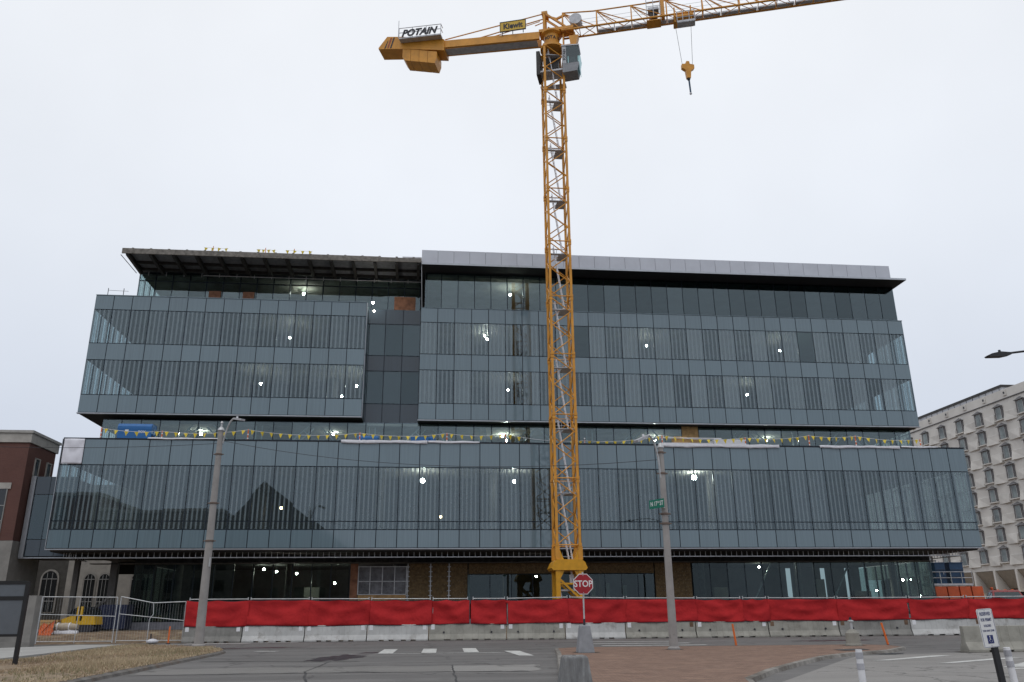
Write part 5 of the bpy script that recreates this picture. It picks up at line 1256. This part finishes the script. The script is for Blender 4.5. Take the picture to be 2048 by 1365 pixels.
MB().path([(27.4,30,11.2),(26.6,30,11.62),(25.6,30,11.78),(24.7,30,11.72),(23.85,30,11.60)],0.045,8).build('arm', blk, t)
MB().prism_y([(22.93,11.46),(22.97,11.41),(23.6,11.44),(23.95,11.52),(23.95,11.62),(23.5,11.64),(23.1,11.55)],29.85,30.15).build('lamp_head', blk, t)
MB().tube((23.55,30,11.64),(23.55,30,11.74),0.05).build('photocell', blk, t)
# overhead cables
def cable(p, q, sag, label, r=0.012):
    P = [Vector(p).lerp(Vector(q),k/20)-Vector((0,0,4*sag*(k/20)*(1-k/20))) for k in range(21)]
    o = MB().path(P, r, 5).build('overhead_cable', cable_m); tag(o, label, 'cable')
cable((-10.8,44,10.35),(9.9,34,7.75),0.75,'thin dark cable sagging between the two street lamp posts')
cable((-11.05,44,10.2),(-30,37,9.3),0.5,'thin dark cable running from lamp post past the brick building')
# ================================================================== signs and posts
sign_red = M('sign_red',(0.33,0.012,0.02),0.4,amt=0.06); sign_white = M('sign_white',(0.72,0.72,0.72),0.45,amt=0.05)
def obelisk(t, x, y, z0, wb, wt, h, mt):
    b = MB(); n = 4
    for (z,w) in ((0,wb),(h*0.97,wt),(h,wt-0.05)): b.v += [(x-w/2,y-w/2,z0+z),(x+w/2,y-w/2,z0+z),(x+w/2,y+w/2,z0+z),(x-w/2,y+w/2,z0+z)]
    for k in range(2):
        for i in range(4): b.f.append((k*4+i,k*4+(i+1)%4,k*4+4+(i+1)%4,k*4+4+i))
    b.f += [(3,2,1,0),(8,9,10,11)]
    o = b.build('concrete_base', mt, t); m_ = o.modifiers.new('bevel','BEVEL'); m_.width = 0.012; m_.segments = 2; return o
sx_, sy_ = 6.15, 32.6
t = thing('stop_sign', 'red octagonal stop sign on a post in a concrete pedestal', 'sign', (sx_,sy_,0.11))
blue_con = M('pedestal_concrete',(0.27,0.28,0.30),0.85,amt=0.15,scale=2.5,bmp=0.2,dirt=((0.18,0.18,0.19),2,0.58))
obelisk(t, sx_, sy_, 0.11, 0.62, 0.38, 0.98, blue_con)
MB().tube((sx_,sy_,1.09),(sx_,sy_,1.32),0.045,0.045,10).build('sleeve', ink, t)
MB().tube((sx_,sy_,1.32),(sx_,sy_,3.05),0.032,0.032,10).build('post', galv, t)
def octo(r): return [(sx_+r*math.cos(R(22.5+45*i)),2.60+r*math.sin(R(22.5+45*i))) for i in range(8)]
MB().prism_y(octo(0.415),sy_-0.055,sy_-0.045).build('sign_border', sign_white, t)
MB().prism_y(octo(0.385),sy_-0.062,sy_-0.0555).build('sign_face', sign_red, t)
lettering('STOP', 0.335, sign_white, t, (sx_,sy_-0.064,2.60), extrude=0.0015, bold=0.018, sx=0.90)
for z in (2.92,2.28): MB().tube((sx_,sy_-0.068,z),(sx_,sy_-0.06,z),0.014,0.014,8).build('bolt', galv, t)
MB().lathe([(0.05,0),(0.09,0.004)],(sx_,sy_-0.2,1.02),12)
def streak_mat():
    mt, nt, out = nodes_of('streaked_concrete'); vec = coords(nt)
    mp = nt.nodes.new('ShaderNodeMapping'); mp.inputs['Scale'].default_value = (16,16,1.2); nt.links.new(vec, mp.inputs[0])
    c = ramp(nt, noise(nt, mp.outputs[0], 1.0, 5, 0.6), [(0.3,(0.12,0.12,0.122)),(0.55,(0.22,0.222,0.225)),(0.75,(0.33,0.33,0.33))])
    c = mixc(nt, ramp(nt, noise(nt, vec, 9, 6, 0.7), [(0.45,(0,0,0)),(0.7,(0.7,)*3)]), c, (0.16,0.155,0.15))
    principled(nt, out, c, 0.85, 0, 0.3, bump(nt, noise(nt, vec, 45, 5, 0.7), 0.4, 0.01)); return mt
ped_m = streak_mat()
px_, py_ = 2.28, 13.0
t = thing('concrete_pedestal', 'tapered wet grey concrete pedestal without a sign', 'pedestal', (px_,py_,0)); obelisk(t,px_,py_,0,0.62,0.36,0.97,ped_m)
MB().tube((px_,py_,0.965),(px_,py_,0.974),0.03,0.03,10).build('socket_hole', steel_dark, t)
t = thing('small_bollard', 'squat rounded concrete post base with broken metal stub', 'bollard', (18.2,35.2,0.11))
MB().lathe([(0.34,0),(0.34,0.06),(0.30,0.08),(0.28,0.5),(0.16,0.62),(0.07,0.66)],(18.2,35.2,0.11),18).build('base', conc, t, smooth=True)
MB().lathe([(0.06,0),(0.06,0.28),(0.12,0.30),(0.12,0.34),(0.04,0.38)],(18.2,35.2,0.77),12).build('stub', galv, t, smooth=True); MB().tube((18.2,35.2,1.14),(18.2,35.2,1.25),0.05).build('knob', ink, t)
def orange_post(x,y,lean,label):
    t = thing('delineator_post', label, 'delineator', (x,y,0))
    MB().lathe([(0.14,0),(0.14,0.03),(0.06,0.06)],(x,y,0),12).build('base', ink, t)
    MB().tube((x,y,0.05),(x-lean,y,0.98),0.05,0.045,10).build('post', orange_p, t, smooth=True)
orange_post(-14.75,52.4,0.0,'slim orange delineator post at the end of the barriers')
orange_post(14.2,38.3,0.09,'slim orange delineator post near the brick island middle'); orange_post(20.75,37.0,0.18,'leaning orange delineator post beyond the squat bollard')
def white_post(x,y,lean,label):
    t = thing('white_delineator', label, 'delineator', (x,y,0))
    MB().lathe([(0.12,0),(0.12,0.03),(0.05,0.05)],(x,y,0),12).build('base', ink, t)
    MB().tube((x,y,0.04),(x-lean,y,0.99),0.055,0.05,12).build('post', white_p, t, smooth=True)
    for z in (0.70,0.86): u = z/0.99; MB().tube((x-lean*u,y,z),(x-lean*(u+0.09),y,z+0.09),0.0565,0.0565,12).build('reflective_band', M('band_grey',(0.4,0.4,0.43),0.4), t)
white_post(6.79,13.0,0.0,'white plastic delineator post beside the brick island'); white_post(9.32,13.0,0.05,'white plastic delineator post beside the permit sign')
# permit parking sign, leaning
t = thing('permit_sign', 'white and blue reserved permit parking sign on leaning black post', 'sign', (9.12,13,0))
Mx = Matrix.Translation((9.12,13,0)) @ Matrix.Rotation(R(-3.4),4,'Y')
def tb(x0,x1,y0,y1,z0,z1,name,mt): return MB().box(x0,x1,y0,y1,z0,z1).build(name, mt, t, local=True)
t.location = (9.12,13,0); t.rotation_euler = (0,R(-3.4),R(6))
tb(-0.045,0.045,-0.03,0.03,0,1.5,'post',blk)
sgx = -0.07
P = []; hw, z0s, z1s, rr = 0.145, 1.0, 1.585, 0.03
for cx_, cz_, a0 in ((sgx+hw-rr,z1s-rr,0),(sgx-hw+rr,z1s-rr,90),(sgx-hw+rr,z0s+rr,180),(sgx+hw-rr,z0s+rr,270)):
    for k in range(5): a = R(a0+k*22.5); P.append((cx_+rr*math.cos(a),cz_+rr*math.sin(a)))
MB().prism_y(P,-0.040,-0.032).build('sign_plate', sign_white, t, local=True)
navy2 = M('sign_navy',(0.015,0.025,0.13),0.45)
for x0,x1,z0,z1 in ((sgx-0.133,sgx+0.133,1.575,1.578),(sgx-0.133,sgx+0.133,1.007,1.011),(sgx-0.136,sgx-0.131,1.02,1.56),(sgx+0.131,sgx+0.136,1.02,1.56)): tb(x0,x1,-0.0425,-0.0405,z0,z1,'border_line',navy2)
def tl(s,size,z,sx): lettering(s,size,navy2,t,(sgx,-0.0415,z),(math.pi/2,0,0),True,sx=sx,extrude=0.0008,bold=0.02)
tl('RESERVED',0.072,1.505,0.62); tl('FOR PERMIT',0.066,1.415,0.56); tl('HOLDERS',0.05,1.325,0.62); tl('TOW AWAY ZONE',0.04,1.25,0.62)
tb(sgx-0.055,sgx+0.055,-0.0425,-0.0405,1.06,1.185,'symbol_panel',navy2)
sy = MB().tube((sgx-0.005,-0.0435,1.168),(sgx-0.005,-0.0428,1.168),0.009,0.009,10)
sy.bar((sgx-0.005,-0.043,1.158),(sgx-0.003,-0.043,1.118),0.009,0.001); sy.bar((sgx-0.003,-0.043,1.138),(sgx+0.018,-0.043,1.138),0.007,0.001)
sy.bar((sgx-0.003,-0.043,1.118),(sgx+0.020,-0.043,1.118),0.008,0.001); sy.bar((sgx+0.020,-0.043,1.118),(sgx+0.030,-0.043,1.088),0.008,0.001)
for k in range(11):
    a0, a1 = R(110+k*20), R(130+k*20); sy.bar((sgx+0.004+0.026*math.cos(a0),-0.043,1.106+0.026*math.sin(a0)),(sgx+0.004+0.026*math.cos(a1),-0.043,1.106+0.026*math.sin(a1)),0.007,0.001)
sy.build('wheelchair_symbol', sign_white, t, local=True)
for z in (1.555,1.03): MB().tube((sgx+0.0,-0.045,z),(sgx+0.0,-0.038,z),0.008,0.008,8).build('bolt', galv, t, local=True)
# black framed notice board
t = thing('notice_board', 'black framed notice board with blank grey panels on two posts', 'sign', (-13.9,29.8,0.1))
grey_pan = M('grey_panel_face',(0.115,0.13,0.15),0.55,amt=0.06)
for x in (-13.1,-14.75): MB().box(x-0.06,x+0.06,29.74,29.86,0.0,2.72).build('post', blk, t)
for z0,z1 in ((2.62,2.73),(2.12,2.24),(0.98,1.06)): MB().box(-14.69,-13.16,29.75,29.85,z0,z1).build('frame_rail', blk, t)
MB().box(-14.685,-13.165,29.77,29.83,2.241,2.619).build('panel', grey_pan, t); MB().box(-14.685,-13.165,29.77,29.83,1.061,2.119).build('panel', grey_pan, t)
isl_o = bpy.data.objects['brick_paving']; vg_o = bpy.data.objects['grass_verge']
def ring(cx,cy,r,z,par,mt=None):  # dirt rings that also paint contact shade around the bases
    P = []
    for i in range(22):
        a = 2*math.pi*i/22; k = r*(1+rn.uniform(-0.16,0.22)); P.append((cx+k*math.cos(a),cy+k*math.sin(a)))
    sheet('grime_shade_ring', P, z, mt or grime_shade, par)
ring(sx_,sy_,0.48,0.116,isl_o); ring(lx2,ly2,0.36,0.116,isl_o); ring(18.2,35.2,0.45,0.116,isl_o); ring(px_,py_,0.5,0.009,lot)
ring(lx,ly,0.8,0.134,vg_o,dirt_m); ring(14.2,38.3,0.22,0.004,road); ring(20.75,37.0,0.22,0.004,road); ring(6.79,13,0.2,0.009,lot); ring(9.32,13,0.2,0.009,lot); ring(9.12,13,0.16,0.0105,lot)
sheet('grime_shade_strip', [(20.1,30.5),(24.6,30.35),(24.6,31.2),(20.1,31.3)], 0.011, grime_shade, lot)  # dirt and painted contact shade under the lone barrier
# ================================================================== right side of the site
rx, ry = 44.3, 70.5
t = thing('loading_platform', 'grey steel loading platform with railings beside the ground floor glazing', 'platform', (rx+2,ry,PADZ))
MB().box(rx,rx+4.0,ry,ry+2,3.45,3.62).build('deck', galv, t)
for x in (rx+0.1,rx+3.9):
    for y in (ry+0.1,ry+1.9): MB().box(x-0.06,x+0.06,y-0.06,y+0.06,PADZ,3.45).build('leg', galv, t)
rl = MB()
for z in (4.1,4.6): rl.tube((rx,ry,z),(rx+4,ry,z),0.03)
for k in range(5): rl.tube((rx+k,ry,3.6),(rx+k,ry,4.65),0.03)
rl.build('railing', galv, t)
for k in range(9): MB().tube((rx-0.4+k*0.28,ry+1.2,PADZ),(rx-0.4+k*0.28,ry+1.2,5.6+0.1*math.sin(k*2)),0.035).build('scaffold_tube', galv, t)
for z in (4.9,5.4): MB().tube((rx-0.5,ry+1.15,z),(rx+2.0,ry+1.15,z),0.03).build('scaffold_tube', galv, t)
for x,w,lb in ((rx+0.75,0.95,'narrow blue portable cabin behind scaffold tubes on the platform'),(rx+2.15,1.25,'wide blue portable cabin on the loading platform')):
    t = thing('portable_cabin', lb, 'cabin', (x+w/2,ry+0.6,3.62)); bc = M('cabin_blue',(0.02,0.06,0.13),0.5,amt=0.15)
    MB().box(x,x+w,ry+0.2,ry+1.1,3.62,5.35).build('body', bc, t); MB().box(x-0.04,x+w+0.04,ry+0.15,ry+1.15,5.35,5.43).build('roof', bc, t)
    for z in (4.15,4.75): MB().box(x+0.03,x+w-0.03,ry+0.17,ry+0.199,z,z+0.05).build('rib', ink, t)
    MB().box(x+w*0.75,x+w*0.8,ry+0.16,ry+0.199,4.4,4.6).build('handle', galv, t)
owb = M('orange_plastic',(0.55,0.09,0.02),0.5,amt=0.15,scale=1.5)
for k in range(4):
    x = rx-0.1+k*1.12; t = thing('water_barrier', 'orange plastic water filled barrier below the loading platform', 'barrier', (x+0.5,ry-0.6,PADZ), 0, 'orange barriers below the platform')
    MB().prism_x([(ry-0.95,PADZ),(ry-0.25,PADZ),(ry-0.3,PADZ+0.8),(ry-0.45,3.35),(ry-0.75,3.35),(ry-0.9,PADZ+0.8)],x,x+1.0).build('body', owb, t)
    for xx in (x+0.2,x+0.7): MB().box(xx,xx+0.14,ry-1.0,ry-0.94,PADZ+0.2,PADZ+0.7).build('rib', owb, t)
t = thing('safety_drum', 'orange safety drum beside the orange plastic barriers', 'drum', (rx+5.2,ry-0.6,PADZ))
MB().lathe([(0.42,0),(0.42,0.1),(0.34,0.12),(0.33,1.0),(0.30,1.02),(0.28,2.0),(0.22,2.3),(0.1,2.4)],(rx+5.2,ry-0.6,PADZ),16).build('body', owb, t, smooth=True)
for z in (0.9,1.6): MB().lathe([(0.345-0.02*z,0),(0.345-0.02*z,0.18)],(rx+5.2,ry-0.6,PADZ+z),16).build('band', white_p, t)
MB().lathe([(0.03,0),(0.12,0.05),(0.12,0.2),(0.05,0.28)],(rx+5.2,ry-0.6,PADZ+2.4),10).build('beacon', owb, t)
# red pickup
def pickup(x, y, z, rz, label):
    t = thing('pickup_truck', label, 'truck', (x,y,z), rz); t.scale = (1.14,1.14,1.14)
    red = M('truck_red',(0.20,0.012,0.015),0.3,spec=0.6,amt=0.06)
    # local: +Y forward, X across
    MB().prism_x([(-2.9,0.55),(-2.9,1.1),(-0.95,1.12),(-0.95,1.16),(1.0,1.18),(2.5,1.05),(2.72,0.9),(2.75,0.5)],-0.96,0.96).build('body', red, t, local=True)
    cabo = MB(); lo = [(-0.93,-0.95),(0.93,-0.95),(0.93,1.15),(-0.93,1.15)]; hi = [(-0.72,-0.75),(0.72,-0.75),(0.74,0.45),(-0.74,0.45)]
    V = [(a,b,1.17) for a,b in lo]+[(a,b,1.86) for a,b in hi]+[(a*0.93,b*0.93,1.93) for a,b in hi]
    cabo.add(V,[(3,2,1,0),(0,1,5,4),(1,2,6,5),(2,3,7,6),(3,0,4,7),(4,5,9,8),(5,6,10,9),(6,7,11,10),(7,4,8,11),(8,9,10,11)]); c = cabo.build('cab', red, t, local=True)
    def win(q, name):
        q = [Vector(p) for p in q]; n_ = (q[1]-q[0]).cross(q[2]-q[0]).normalized()*0.012
        MB().add([p+n_ for p in q]+[p-n_ for p in q],[(0,1,2,3),(7,6,5,4),(0,4,5,1),(1,5,6,2),(2,6,7,3),(3,7,4,0)]).build(name, cab_dark, c, local=True)
    win([(-0.80,1.11,1.24),(0.80,1.11,1.24),(0.66,0.53,1.80),(-0.66,0.53,1.80)],'windscreen')
    for s in (-1,1): win([(s*0.925,-0.3,1.24),(s*0.925,0.9,1.24),(s*0.76,0.42,1.8),(s*0.76,-0.35,1.8)],'side_window'); win([(s*0.925,-0.82,1.24),(s*0.925,-0.38,1.24),(s*0.76,-0.42,1.8),(s*0.745,-0.7,1.8)],'side_window')
    for s in (-1,1):
        MB().box(s*1.02-0.09,s*1.02+0.09,0.78,0.9,1.2,1.42).build('mirror', ink, t, local=True)
        MB().box(s*0.74-0.16,s*0.74+0.16,2.70,2.765,0.72,0.9).build('headlight', sign_white, t, local=True)
        for yy in (1.75,-1.75):
            w = MB().tube((s*0.98,yy,0.4),(s*0.72,yy,0.4),0.4,0.4,20).build('wheel', ink, t, local=True); MB().tube((s*0.99,yy,0.4),(s*0.985,yy,0.4),0.24,0.24,14).build('rim', galv, w, local=True)
    MB().box(-0.55,0.55,2.72,2.79,0.62,0.9).build('grille', ink, t, local=True); MB().box(-0.98,0.98,2.75,2.88,0.36,0.56).build('bumper', galv, t, local=True)
    for s in (-0.4,0,0.4): MB().box(s-0.06,s+0.06,0.25,0.33,1.93,1.97).build('marker_lamp', orange_p, c, local=True)
cab_dark = glass('truck_glass', tint=(0.3,0.36,0.36), refl=0.07)
pickup(40.7,56.2,PADZ-0.06,R(180-24),'red pickup truck parked behind the red fence')
t = thing('white_tank', 'white rounded tank standing behind the red pickup truck', 'tank', (49.0,63,PADZ))
MB().lathe([(1.3,0),(1.35,1.6),(1.2,2.3),(0.8,2.9),(0.3,3.15),(0.05,3.2)],(49.0,63,PADZ),24).build('shell', white_p, t, smooth=True); MB().lathe([(0.25,0),(0.25,0.15)],(49.0,63,PADZ+3.15),12).build('lid', ink, t)
